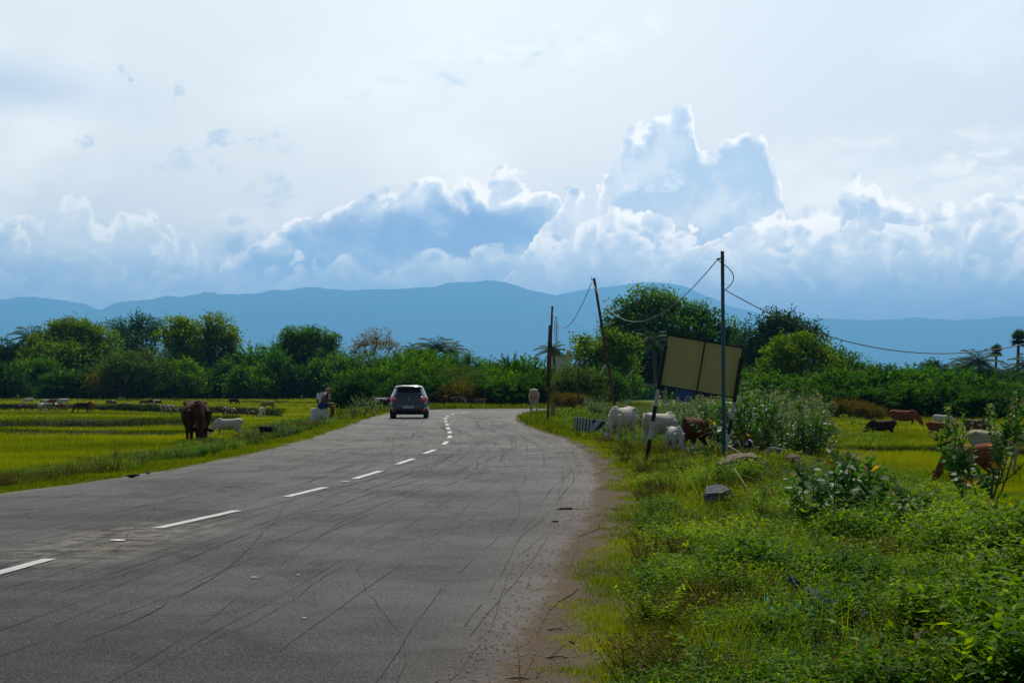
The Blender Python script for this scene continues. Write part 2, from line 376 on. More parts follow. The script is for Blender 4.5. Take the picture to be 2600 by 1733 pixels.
# ------------------------------------------------------------------ road shape and ground height
STL = [(-13,-8),(-10.5,0),(-9.3,10),(-8.5,18),(-7.5,27),(-6.3,36),(-5.85,46),(-5.72,56),(-5.85,66),(-6.1,76),(-6.4,88),(-6.5,98),(-6.3,108),(-5.2,117),(-1.5,121.5),(3.4,124),(8,128.5),(11,140),(16,165),(23,190),(35,225),(60,270)]
STR = [(-3.5,-8),(-.8,0),(.05,10),(.58,18),(1.22,27),(1.6,36),(1.78,46),(1.6,56),(1.0,66),(.5,76),(.28,88),(.5,98),(1.1,105),(2.0,110),(3.2,114),(5,117.5),(9,121.5),(14,133),(20,160),(28,187),(42,222),(68,266)]
def catmull(P, k):
    P = np.array(P, float); out = []
    for i in range(len(P)-1):
        p0 = P[max(i-1, 0)]; p1 = P[i]; p2 = P[i+1]; p3 = P[min(i+2, len(P)-1)]
        for t in np.linspace(0, 1, k, endpoint=False):
            out.append(.5*((2*p1)+(-p0+p2)*t+(2*p0-5*p1+4*p2-p3)*t*t+(-p0+3*p1-3*p2+p3)*t**3))
    out.append(P[-1]); return np.array(out)
RL, RR = catmull(STL, 16), catmull(STR, 16)
CEN = (RL+RR)/2
def polydist(P, poly):
    d = np.full(len(P), 1e9)
    for a, b in zip(poly[:-1], poly[1:]):
        ab = b-a; t = np.clip(((P-a)@ab)/(ab@ab), 0, 1)
        d = np.minimum(d, np.hypot(*(P-(a+t[:, None]*ab)).T))
    return d
def inside(P, poly):
    poly = poly[::1]
    x, y = P[:, 0], P[:, 1]; c = np.zeros(len(P), bool); n = len(poly); j = n-1
    for i in range(n):
        xi, yi = poly[i]; xj, yj = poly[j]
        if yi != yj:
            k = ((yi > y) != (yj > y)) & (x < (xj-xi)*(y-yi)/(yj-yi)+xi); c ^= k
        j = i
    return c
ROADPOLY = np.concatenate([RL, RR[::-1]])
def roaddist(X, Y):
    """distance outside the asphalt (negative on it), and which side (+1 right)"""
    P = np.stack([X, Y], 1); dl, dr = polydist(P, RL), polydist(P, RR)
    ins = inside(P, ROADPOLY); d = np.minimum(dl, dr)
    side = np.where(dr < dl, 1, -1)
    return np.where(ins, -d, d), side
def vnoise(X, Y, s, seed=0):
    x, y = X/s+seed*17.3, Y/s+seed*9.1
    xi, yi = np.floor(x).astype(np.int64), np.floor(y).astype(np.int64); fx, fy = x-xi, y-yi
    fx = fx*fx*(3-2*fx); fy = fy*fy*(3-2*fy)
    def h(a, b):
        n = (a*374761393+b*668265263+seed*974711) & 0x7fffffff
        n = ((n ^ (n >> 13))*1274126177) & 0x7fffffff
        return ((n ^ (n >> 16)) & 0xffff)/65535.0
    return (h(xi, yi)*(1-fx)+h(xi+1, yi)*fx)*(1-fy)+(h(xi, yi+1)*(1-fx)+h(xi+1, yi+1)*fx)*fy
def ground(X, Y, full=False):
    X = np.atleast_1d(np.asarray(X, float)); Y = np.atleast_1d(np.asarray(Y, float))
    d, side = roaddist(X, Y)
    dd = np.maximum(d, 0)
    near = np.interp(dd, [0, 1, 3.5, 6.5, 9], [0, -.03, -.10, -.58, -.6])
    farr = np.interp(dd, [0, 1, 2.5, 6.5, 9], [0, -.10, -.38, -.6, -.6])
    w = np.clip((Y-45)/6, 0, 1); rt = near*(1-w)+farr*w
    w2 = np.clip((Y-88)/16, 0, 1); rt = rt*(1-w2)+np.interp(dd, [0, 3, 20], [0, -.05, -.4])*w2
    lt = np.interp(dd, [0, 1, 3, 5], [0, -.08, -.42, -.5])
    w3 = np.clip((Y-106)/14, 0, 1)*np.clip((X+12)/5, 0, 1); lt = lt*(1-w3)+np.interp(dd, [0, 3], [0, -.02])*w3
    z = np.where(side > 0, rt, lt)
    z += .30*np.exp(-((X-4.1)/1.25)**2-((Y-33)/5.5)**2)*np.clip(dd, 0, 1)
    z += (vnoise(X, Y, .9, 3)-.5)*.09*np.clip(dd*1.2-.2, 0, 1)*np.clip(60/np.maximum(Y, 1), 0, 1)
    z += (vnoise(X, Y, 3.5, 5)-.5)*.08*np.clip(dd-1, 0, 1)
    z = np.where(d < -.2, -.012, z-.002)
    if full: return z, d, side
    return z
def gz(x, y): return float(ground([x], [y])[0])
def at(px, py, Z): return Vector(((px-1300)/FPX*Z, Z, EYE-(py-971)/FPX*Z))
def onground(px, Z, sink=0.): x = (px-1300)/FPX*Z; return Vector((x, Z, gz(x, Z)-sink))

# ground sheet
ys = np.concatenate([np.arange(-12, 6, 2.), np.arange(6, 40, .18), np.arange(40, 75, .35), np.arange(75, 130, .9), np.arange(130, 300, 6), np.geomspace(300, 33500, 26)])
xs = np.concatenate([-np.geomspace(20000, 100, 24)[::1], np.arange(-90, -22, 4.), np.arange(-22, -10, .6), np.arange(-10, -4, .22), np.arange(-4, 0, 1.), np.arange(0, 8.5, .16), np.arange(8.5, 20, .5), np.arange(20, 90, 4), np.geomspace(100, 20000, 24)])
GX, GY = np.meshgrid(xs, ys); gx, gy = GX.ravel(), GY.ravel()
z, d, side = ground(gx, gy, True)
vv = np.stack([gx, gy, z], 1)
nx = len(xs); ii = np.arange(len(ys)-1)[:, None]*nx+np.arange(nx-1)[None]; ii = ii.ravel()
ff = np.stack([ii, ii+1, ii+nx+1, ii+nx], 1)
gm, h = newmat('ground_mat')
pos = h.new('ShaderNodeTexCoord').outputs['Object']
ed = h.new('ShaderNodeAttribute', attribute_name='edge').outputs['Fac']
sdn = h.new('ShaderNodeAttribute', attribute_name='side').outputs['Fac']
n1 = h.noise(pos, 1.1, 6, .65); n2 = h.noise(pos, 30, 5, .7); n3 = h.noise(pos, .12, 3, .5)
dirt = h.mix(n2, (.060, .042, .024, 1), (.17, .122, .072, 1))
dirt = h.mix(h.ss(h.vor(pos, 55, 2), .25, .1), dirt, (.09, .07, .055, 1))
grassc = h.mix(n2, (.030, .052, .008, 1), (.14, .17, .018, 1))
grassc = h.mix(h.ss(n1, .42, .62), grassc, (.12, .10, .03, 1))
fieldc = h.mix(n2, (.10, .15, .012, 1), (.22, .27, .02, 1))
fieldc = h.mix(h.ss(h.noise(pos, .35, 5, .65), .45, .62), fieldc, (.12, .10, .02, 1))
gr = h.mix(h.ss(ed, 4, 6), grassc, fieldc)
mk = h.m('ADD', ed, h.m('MULTIPLY', h.m('SUBTRACT', n1, .5), 1.5))
wid = h.m('ADD', .12, h.m('MULTIPLY', sdn, .14))
cc = h.mix(h.ss(h.m('SUBTRACT', mk, wid), -.1, .25), dirt, gr)
p = h.new('ShaderNodeBsdfPrincipled'); h.put(p.inputs['Base Color'], cc); p.inputs['Roughness'].default_value = .95; p.inputs['Specular IOR Level'].default_value = .1
b = h.new('ShaderNodeBump'); b.inputs['Strength'].default_value = .7; b.inputs['Distance'].default_value = .03; h.put(b.inputs['Height'], n2); h.l.new(b.outputs[0], p.inputs['Normal'])
finish(h, p.outputs[0])
gme = mesh_np('ground', vv, ff, gm, smooth=True)
for nm, arr in (('edge', d), ('side', side.astype(float))):
    a_ = gme.attributes.new(nm, 'FLOAT', 'POINT'); a_.data.foreach_set('value', arr.astype(np.float32))
tag(link(gme, 'ground'), kind='structure')

# road sheet: rows across, uv-like attributes along/across
am, h = newmat('asphalt')
pos = h.new('ShaderNodeTexCoord').outputs['Object']
sa = h.new('ShaderNodeAttribute', attribute_name='along').outputs['Fac']
ta = h.new('ShaderNodeAttribute', attribute_name='across').outputs['Fac']
q = h.comb(h.m('MULTIPLY', sa, .06), h.m('MULTIPLY', ta, 1.0))
ws = h.new('ShaderNodeVectorMath', operation='MULTIPLY_ADD'); wn = h.new('ShaderNodeTexNoise'); h.put(wn.inputs['Vector'], pos); wn.inputs['Scale'].default_value = .35
h.put(ws.inputs[0], wn.outputs['Color']); ws.inputs[1].default_value = (.0, .8, 0); h.put(ws.inputs[2], q)
fine = h.noise(pos, 75, 2, .75); med = h.noise(pos, 22, 5, .7); big = h.noise(pos, .5, 5, .6)
str1 = h.noise(ws.outputs[0], 9, 5, .75); str2 = h.noise(ws.outputs[0], 2.2, 3, .6)
bc = h.mix(h.ss(fine, .36, .66), (.004, .0034, .0026, 1), (.046, .039, .030, 1))
bc = h.mix(h.m('MULTIPLY', h.ss(h.vor(pos, 42, 0), .20, .08), .85), bc, (.34, .32, .28, 1))
bc = h.mix(h.m('MULTIPLY', h.ss(h.noise(pos, 36, 2, .8), .56, .66), .55), bc, (.10, .09, .078, 1))
bc = h.mix(h.m('MULTIPLY', h.ss(med, .45, .75), .4), bc, (.07, .067, .064, 1))
bc = h.mix(h.m('MULTIPLY', h.ss(str1, .55, .66), .5), bc, (.014, .0135, .0135, 1))
bc = h.mix(h.m('MULTIPLY', h.ss(str2, .5, .7), .35), bc, (.018, .018, .018, 1))
bc = h.mix(h.m('MULTIPLY', h.ss(big, .48, .72), .45), bc, (.085, .078, .066, 1))
bc = h.mix(h.m('MULTIPLY', h.ss(h.noise(pos, 1.7, 5, .7), .60, .72), .35), bc, (.016, .015, .014, 1))
bc = h.mix(h.m('MULTIPLY', h.ss(h.noise(q, 1.1, 4, .6), .52, .60), .45), bc, (.013, .012, .0105, 1))
bc = h.mix(h.m('MULTIPLY', h.ss(h.m('ABSOLUTE', h.m('SUBTRACT', h.vor(ws.outputs[0], 2.6, 2, .6), .33)), .010, .003), .6), bc, (.008, .0075, .007, 1))
# tan dust patch on the crown and dusty edges
dust = h.m('MULTIPLY', h.ss(h.m('ABSOLUTE', h.m('SUBTRACT', ta, .47)), .13, .02), h.m('MULTIPLY', h.ss(h.m('ABSOLUTE', h.m('SUBTRACT', sa, 28.5)), 4.5, 1), h.ss(h.noise(pos, 3, 6, .7), .42, .6)))
bc = h.mix(h.m('MULTIPLY', dust, .75), bc, (.33, .27, .19, 1))
bw_ = h.new('ShaderNodeVectorMath', operation='SCALE'); h.put(bw_.inputs[0], bc); h.put(bw_.inputs[3], h.m('ADD', .42, h.m('MULTIPLY', h.m('ADD', h.ss(sa, 15, 60), h.ss(sa, 40, 105)), 1.15))); bc = bw_.outputs[0]  # grazing sheen painted into base colour with bend dust: dark near, paler far
dn_ = h.noise(pos, 30, 5, .7)
dcol = h.mix(dn_, (.060, .042, .024, 1), (.17, .122, .072, 1))
eds = h.m('MULTIPLY', h.ss(ta, .88, 1.0), h.ss(med, .3, .62))
bc = h.mix(h.m('MULTIPLY', eds, .7), bc, (.13, .095, .065, 1))
dmk = h.ss(h.m('ADD', ta, h.m('MULTIPLY', h.m('SUBTRACT', h.noise(pos, 2.2, 6, .75), .5), .07)), .972, .992)
bc = h.mix(dmk, bc, dcol)
bc = h.mix(h.ss(h.m('ADD', ta, h.m('MULTIPLY', h.m('SUBTRACT', h.noise(pos, 2.0, 5, .7), .5), .05)), .022, .008), bc, dcol)
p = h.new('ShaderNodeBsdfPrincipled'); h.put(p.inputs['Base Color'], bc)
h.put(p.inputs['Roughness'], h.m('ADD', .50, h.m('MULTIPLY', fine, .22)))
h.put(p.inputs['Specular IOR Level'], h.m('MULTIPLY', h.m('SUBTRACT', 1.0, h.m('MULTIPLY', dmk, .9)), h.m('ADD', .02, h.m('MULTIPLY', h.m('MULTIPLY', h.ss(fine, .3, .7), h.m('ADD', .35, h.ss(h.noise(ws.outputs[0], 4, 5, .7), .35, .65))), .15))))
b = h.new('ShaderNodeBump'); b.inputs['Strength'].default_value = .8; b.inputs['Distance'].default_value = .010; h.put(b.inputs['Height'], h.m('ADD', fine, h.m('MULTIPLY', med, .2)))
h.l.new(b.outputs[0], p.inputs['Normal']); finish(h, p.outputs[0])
tyre = plain('tyre_rubber_trace', (.009, .008, .007), .8, spec=.08, var=.4, sc=3)
NA = 28
tt = np.linspace(0, 1, NA+1)
SA = np.concatenate([[0], np.cumsum(np.hypot(*np.diff(CEN, axis=0).T))])
rv, al, ac = [], [], []
for i in range(len(RL)):
    for t in tt:
        j = 0.0
        if t in (0, 1): j = (vnoise(RR[i:i+1, 0]*0, RR[i:i+1, 1], 1.3, 61)[0]-.5)*.34
        p_ = RL[i]*(1-t)+RR[i]*t
        rv.append((p_[0]+j, p_[1], .004)); al.append(SA[i]); ac.append(t)
rf = [(i*(NA+1)+k, i*(NA+1)+k+1, (i+1)*(NA+1)+k+1, (i+1)*(NA+1)+k) for i in range(len(RL)-1) for k in range(NA)]
nroad = len(rv)
# thin dark traces left by tyres: ribbons 3 mm above the asphalt, part of the same mesh
def rpos(s, t):
    i = min(np.searchsorted(SA, s), len(SA)-1); i = max(i, 1); w = (s-SA[i-1])/(SA[i]-SA[i-1])
    a = RL[i-1]*(1-w)+RL[i]*w; b_ = RR[i-1]*(1-w)+RR[i]*w
    return a*(1-t)+b_*t
mi = [0]*len(rf)
def ribbon(pts, w, zz):
    pts = np.array(pts); pts = pts+np.cumsum(rng.normal(0, .012, pts.shape), axis=0)*np.array([1, .6]); d_ = np.gradient(pts, axis=0); n_ = np.stack([-d_[:, 1], d_[:, 0]], 1); n_ /= np.linalg.norm(n_, axis=1, keepdims=True)+1e-9
    o = len(rv)
    for p_, q_ in zip(pts, n_):
        wj = w*random.uniform(.35, 1.3)
        for sg in (-1, 1): rv.append((p_[0]+q_[0]*wj*sg*.5, p_[1]+q_[1]*wj*sg*.5, zz)); al.append(0); ac.append(.5)
    gap = rng.random(len(pts)) < .12
    for k in range(len(pts)-1):
        if not gap[k]: rf.append((o+2*k, o+2*k+1, o+2*k+3, o+2*k+2)); mi.append(1)
rs = random.Random(3)
nr = 0
for k in range(170):                       # long traces that follow the road
    s0 = rs.uniform(6, 85); ln = rs.uniform(8, 45); t0 = rs.betavariate(1.6, 1.0)*.96; dt = rs.uniform(-.22, .22)
    ph = rs.uniform(0, 6.3); a_ = rs.uniform(.0, .012)
    pts = [rpos(s0+ln*u, min(.985, max(.02, t0+dt*u*u+a_*math.sin(u*9+ph)))) for u in np.linspace(0, 1, 36)]
    nr += 1; ribbon(pts, rs.uniform(.003, .006)*(1+s0/60), .006+nr*.00002)
for k in range(34):                        # loops and hooks in the bend
    s0 = rs.uniform(42, 88); t0 = rs.uniform(.3, .92); c0 = rpos(s0, t0); r0 = rs.uniform(1.0, 3.4); a0 = rs.uniform(0, 6.3); sw = rs.uniform(1.2, 3.6)*rs.choice((-1, 1))
    st_ = rs.uniform(2, 4.5)
    pts = [c0+np.array([r0*math.cos(a0+sw*u)*.55, r0*st_*math.sin(a0+sw*u)]) for u in np.linspace(0, 1, 30)]
    pts = [p_ for p_ in pts if inside(np.array([p_]), ROADPOLY)[0]]
    if len(pts) > 8 and np.max(np.hypot(*np.diff(np.array(pts), axis=0).T)) < 2:
        nr += 1; ribbon(pts, rs.uniform(.005, .010)*(1+s0/90), .006+nr*.00002)
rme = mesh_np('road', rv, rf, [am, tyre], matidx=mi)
for nm, arr in (('along', al), ('across', ac)):
    a_ = rme.attributes.new(nm, 'FLOAT', 'POINT'); a_.data.foreach_set('value', np.array(arr, np.float32))
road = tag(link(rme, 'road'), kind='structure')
# painted centre dashes: each dash a part of the road
wm, h = newmat('worn_white_paint')
pos = h.new('ShaderNodeTexCoord').outputs['Object']
cw = h.mix(h.ss(h.noise(pos, 45, 5, .8), .38, .52), (.20, .19, .175, 1), (.47, .46, .42, 1))
p = h.new('ShaderNodeBsdfPrincipled'); h.put(p.inputs['Base Color'], cw); p.inputs['Roughness'].default_value = .6; finish(h, p.outputs[0])
cpts = [(-4.45,14.9),(-4.18,18.0),(-3.88,21.8),(-3.42,24.8),(-3.15,27.8),(-2.84,30.3),(-2.61,33.0),(-2.37,35.9),(-2.24,38.9),(-2.06,41.7),(-1.97,44.7),(-1.83,47.3),(-1.76,51.2),(-1.76,54.0),(-1.80,57.2),(-1.86,59.8),(-1.95,62.6),(-2.05,65.2),(-2.17,68),(-2.29,71),(-2.40,74),(-2.52,77),(-2.66,80.3),(-2.78,83.2),(-2.88,86.3),(-2.97,89.3),(-3.04,92.6),(-3.07,95.6),(-3.05,99.2),(-2.95,102.2),(-2.75,105.5),(-2.3,108.5),(-1.7,111.3),(-.9,113.6),(.3,115.8),(1.8,117.6)]
for k in range(0, len(cpts)-1, 2):
    a, b_ = Vector(cpts[k]), Vector(cpts[k+1]); t = (b_-a).normalized(); n_ = Vector((-t.y, t.x))*.065
    mb = MB(); q = [a-n_, b_-n_, b_+n_, a+n_]
    N_ = 12; vs = []
    rr = random.Random(k)
    for i in range(N_+1):
        c_ = a.lerp(b_, i/N_)
        for sg in (-1, 1): c2 = c_+n_*sg*(1+rr.uniform(-.12, .06)); vs.append((c2.x, c2.y, .0125))
    mb.add(vs, [(2*i, 2*i+1, 2*i+3, 2*i+2) for i in range(N_)])
    mb.build('lane_dash', wm, road)

# ------------------------------------------------------------------ earth banks between the paddies
bm_, h = newmat('bank_mat')
pos = h.new('ShaderNodeTexCoord').outputs['Object']
nb = h.noise(pos, 3.5, 6, .7)
cb = h.mix(h.ss(nb, .35, .62), (.035, .028, .014, 1), (.060, .075, .018, 1))
p = h.new('ShaderNodeBsdfPrincipled'); h.put(p.inputs['Base Color'], cb); p.inputs['Roughness'].default_value = .95; p.inputs['Specular IOR Level'].default_value = .1
b = h.new('ShaderNodeBump'); b.inputs['Strength'].default_value = 1; b.inputs['Distance'].default_value = .08; h.put(b.inputs['Height'], nb); h.l.new(b.outputs[0], p.inputs['Normal']); finish(h, p.outputs[0])
BANKS = []
def bank(pts, hgt, wdt, name='earth_bank'):
    P_ = catmull(pts, 14); prof = [(-.62, 0), (-.5, .45), (-.36, .9), (-.1, 1.0), (.2, .97), (.45, .7), (.8, 0)]
    vs = []
    for i, p_ in enumerate(P_):
        zb = gz(p_[0], p_[1]); end_ = min(1, min(i, len(P_)-1-i)/5+.02); k = end_*(1+.22*(vnoise(np.array([p_[0]]), np.array([p_[1]]), 1.3, 9)[0]-.5)*2)
        for (a_, e_) in prof:
            j = (random.random()-.5)*.10
            vs.append((p_[0], p_[1]+a_*wdt+j*wdt, zb-.06+e_*(hgt+.06)*k+(random.random()-.5)*.05*hgt))
    m_ = len(prof)
    fs = [(i*m_+k, i*m_+k+1, (i+1)*m_+k+1, (i+1)*m_+k) for i in range(len(P_)-1) for k in range(m_-1)]
    tag(link(mesh_np(name, vs, fs, bm_, smooth=True), name), kind='structure')
    BANKS.append((P_, hgt, wdt))
def fx(px, Z): return (px-1300)/FPX*Z
bank([(fx(-80,150),150),(fx(150,150),150),(fx(330,144),144),(fx(480,138),138),(fx(640,128),128),(fx(720,122),122)], .50, 1.1)
bank([(fx(-80,214),214),(fx(300,212),212),(fx(520,206),206),(fx(760,190),190),(fx(900,184),184)], .24, .9)
bank([(fx(-60,86),86),(fx(90,88),88),(fx(300,89),89),(fx(420,92),92),(fx(520,96),96),(fx(600,99),99)], .46, 1.6)
bank([(fx(-60,77),77),(fx(120,76),76),(fx(330,75),75),(fx(470,74),74)], .30, 1.8)
bank([(fx(2070,62),62),(fx(2200,60.5),60.5),(fx(2400,59),59),(fx(2700,56.5),56.5)], .26, .6)

# ------------------------------------------------------------------ hills in the distance
hm_, h = newmat('hill_mat')
pos = h.new('ShaderNodeTexCoord').outputs['Object']
ch = h.mix(h.noise(pos, .004, 6, .6), (.03, .05, .03, 1), (.07, .10, .05, 1))
p = h.new('ShaderNodeBsdfPrincipled'); h.put(p.inputs['Base Color'], ch); p.inputs['Roughness'].default_value = 1; finish(h, p.outputs[0])
def hills(pts, Z):
    n = 260; x0, x1 = pts[0][0], pts[-1][0]
    xs_ = np.linspace(x0, x1, n); yt = np.interp(xs_, [a for a, _ in pts], [b for _, b in pts])
    sm = np.convolve(np.pad(yt, 3, mode='edge'), np.ones(7)/7, 'valid'); yt = sm
    yt = yt+(vnoise(xs_, xs_*0, 34, 2)-.5)*7+(vnoise(xs_, xs_*0, 9, 4)-.5)*3.0
    H = (971-yt)/FPX*Z+EYE; X = (xs_-1300)/FPX*Z
    rows = [(-.30, -.02), (-.22, .18), (-.15, .42), (-.08, .72), (0, 1), (.12, .6), (.3, -.05)]
    vs = []
    for (a_, e_) in rows:
        w = vnoise(xs_, xs_*0+a_*100, 55, 6)-.5
        for i in range(n): vs.append((X[i], Z+a_*3000*(1+.5*w[i]), H[i]*(e_+(.10*w[i] if abs(a_) > .01 else 0)) if e_ > 0 else -30))
    fs = [(r*n+i, r*n+i+1, (r+1)*n+i+1, (r+1)*n+i) for r in range(len(rows)-1) for i in range(n-1)]
    tag(link(mesh_np('hills', vs, fs, hm_, smooth=True), 'hills'), kind='structure')
hills([(-500,850),(0,828),(60,820),(170,815),(235,790),(300,775),(400,757),(480,748),(560,741),(605,749),(700,735),(770,733),(800,727),(850,735),(1000,736),(1100,728),(1150,718),(1200,715),(1262,711),(1310,720),(1340,733),(1400,748),(1440,756),(1500,800),(1600,860),(1700,980)], 26000)
hills([(150,860),(230,800),(300,766),(330,762),(400,772),(520,790),(700,860),(900,980)], 27500)
hills([(-600,800),(-100,765),(90,755),(170,762),(270,790),(400,830),(700,980)], 31000)
hills([(1250,900),(1330,790),(1400,752),(1450,742),(1540,730),(1640,715),(1700,718),(1760,735),(1850,775),(1950,800),(2100,812),(2300,806),(2450,812),(2700,800),(3300,830)], 29000)
# air with haze in it
hz, h = newmat('haze_mat')
pv = h.new('ShaderNodeVolumePrincipled'); pv.inputs['Color'].default_value = (.205, .57, 1.0, 1)
pv.inputs['Density'].default_value = HAZE; pv.inputs['Anisotropy'].default_value = 0.5
o_ = h.new('ShaderNodeOutputMaterial'); h.l.new(pv.outputs[0], o_.inputs[1])
mb = MB(); mb.box((0, 16700, 700), (41000, 34600, 1500))
hazeo = mb.build('haze', hz); tag(hazeo, kind='stuff')
# ------------------------------------------------------------------ vegetation materials
L_TREE = leafmat('leaf_broad', (.008,.040,.001), (.055,.165,.001), (.22,.38,.002), .58, .7, .04)
L_TREE2 = leafmat('leaf_yellowish', (.022,.065,.001), (.12,.23,.001), (.38,.46,.002), .60, .7, .04)
L_DARK = leafmat('leaf_dark', (.005,.028,.003), (.019,.074,.006), (.07,.17,.012), .4, .7, .04)
L_FEATH = leafmat('leaf_feathery', (.006,.034,.001), (.040,.145,.002), (.17,.34,.003), .5, .7, .04)
L_PALE = leafmat('leaf_pale', (.025,.06,.010), (.085,.16,.025), (.24,.31,.08), .38, .7, .05)
L_DRY = leafmat('leaf_dry', (.06,.045,.004), (.17,.15,.008), (.36,.33,.02), .4, .7, .05)
L_CAL = leafmat('leaf_broad_waxy', (.015,.07,.014), (.042,.155,.018), (.13,.27,.02), .38, .5, .14)
L_GRASS = leafmat('grass_blade', (.022,.050,.001), (.095,.155,.001), (.29,.33,.002), .45, .7, .05)
L_FIELD = leafmat('paddy_blade', (.065,.110,.001), (.175,.230,.001), (.33,.36,.004), .5, .7, .05)
L_HERB = leafmat('herb_leaf', (.005,.026,.001), (.048,.150,.001), (.27,.40,.002), .45, .6, .05)
L_PALM = leafmat('palm_leaf', (.010,.050,.012), (.03,.10,.018), (.10,.18,.025), .35, .7, .08)
BARK = plain('bark', (.10,.075,.055), .9, bump=.6, sc=6)
STEM = plain('stem', (.14,.12,.06), .85, sc=12, spec=.1)
TWIG = plain('twig', (.10,.065,.035), .85, sc=12)

def crown_leaves(lobes, cr, per, leaf, seedtint=0., droop=.0, kfac=.45, core=True, sparse=1.):
    leaf = leaf*.80; per = int(per*1.7)
    """lobes: (center, (rx, ry, rz)); leaf clusters over the surface of every lobe"""
    lv = Leaves(); Cs, Ns, Ts, Ls, Ti = [], [], [], [], []
    for c, r in lobes:
        c = np.array(c); r = np.array(r)
        area = 4*math.pi*((((r[0]*r[1])**1.6+(r[0]*r[2])**1.6+(r[1]*r[2])**1.6)/3)**(1/1.6))
        K = max(6, int(kfac*1.3*sparse*area/(cr*cr)))
        dd_ = rdir(K); dd_[:, 2] = np.where(dd_[:, 2] < -.55, -dd_[:, 2], dd_[:, 2])
        cc = c+dd_*r*(rng.uniform(.74, 1.06, (K, 1)))
        ct = rng.normal(0, .13, K)
        n = K*per
        idx = np.repeat(np.arange(K), per)
        off = rng.normal(size=(n, 3))*cr*np.array([.5, .5, .42])*rng.uniform(.5, 1.3, (K, 1))[idx]
        Cs.append(cc[idx]+off)
        o = unit(off+dd_[idx]*cr*.4+1e-6)
        Ts.append(unit(o+rng.normal(0, .7, (n, 3))-np.array([0, 0, droop])))
        Ns.append(unit(rng.normal(0, 1, (n, 3))+np.array([0, 0, .9])))
        Ls.append(leaf*rng.uniform(.6, 1.35, n)); Ti.append(np.clip(.42+seedtint+ct[idx]+rng.normal(0, .14, n), 0, 1))
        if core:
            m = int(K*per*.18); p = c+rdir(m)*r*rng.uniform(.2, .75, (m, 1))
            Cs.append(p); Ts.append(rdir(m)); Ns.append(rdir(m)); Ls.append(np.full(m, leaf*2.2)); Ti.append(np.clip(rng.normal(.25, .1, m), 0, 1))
    C_, T_, N_, L_, t_ = map(np.concatenate, (Cs, Ts, Ns, Ls, Ti))
    v, f = cards(C_, T_, N_, L_, L_*.62, .12); lv.add(v, f, t_)
    return lv
def limbs(lobes, base, tr, mb):
    """trunk and limbs that carry the lobes"""
    cx = np.mean([l[0] for l in lobes], axis=0); zmin = min(l[0][2]-l[1][2] for l in lobes)
    fork = Vector((base[0]*.6+cx[0]*.4, base[1]*.6+cx[1]*.4, max(.6, zmin*.9+.4)))
    b = Vector(base)
    mb.tube([b-Vector((0, 0, .3)), b+Vector((tr*.3, 0, .4)), b.lerp(fork, .6)+Vector((tr*.5, tr, 0)), fork], [tr*1.3, tr*.9, tr*.75, tr*.65], 9)
    for c, r in lobes:
        c = Vector(c); k = min(1, max(r)/4)
        mid = fork.lerp(c, .5)+Vector((random.uniform(-.3, .3), random.uniform(-.3, .3), -.1*max(r)))
        mb.tube([fork, mid, c], [tr*.6, tr*.4, tr*.2], 6)
        for q in range(7):
            d_ = Vector(rdir(1)[0]); d_.z = abs(d_.z)*.8
            e = c+Vector((d_.x*r[0], d_.y*r[1], d_.z*r[2]))*.92
            mb.tube([c, c.lerp(e, .5)+Vector((0, 0, .08*max(r))), e], [tr*.2, tr*.12, tr*.04], 4)
def tree(name, label, cat, Z, lobes_px, mat, leaf, cr, per=16, trunk=.22, group=None, basepx=None, depth=.8, tint=0., sparse=1., kfac=.45, core=True, droop=0.):
    bx = basepx if basepx is not None else float(np.mean([l[0] for l in lobes_px]))
    X = (bx-1300)/FPX*Z; zb = gz(X, Z); k = Z/FPX
    root = thing(name, label, cat, (X, Z, zb), 0, group)
    lobes = []
    for (a, b, ra, rb) in lobes_px:
        q_ = 1.24 if Z > 235 and bx < 1050 else 1.12; rx, rz_ = ra*k*q_, rb*k*q_
        lobes.append((((a-bx)*k, random.uniform(-.35, .35)*rx, EYE-(b-971)*k-zb), (rx*.92, rx*depth, rz_*.92)))
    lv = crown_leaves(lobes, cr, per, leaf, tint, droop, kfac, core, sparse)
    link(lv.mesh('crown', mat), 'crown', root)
    mb = MB(); limbs(lobes, (0, 0, 0), trunk, mb); mb.build('trunk', BARK, root, True)
    return root

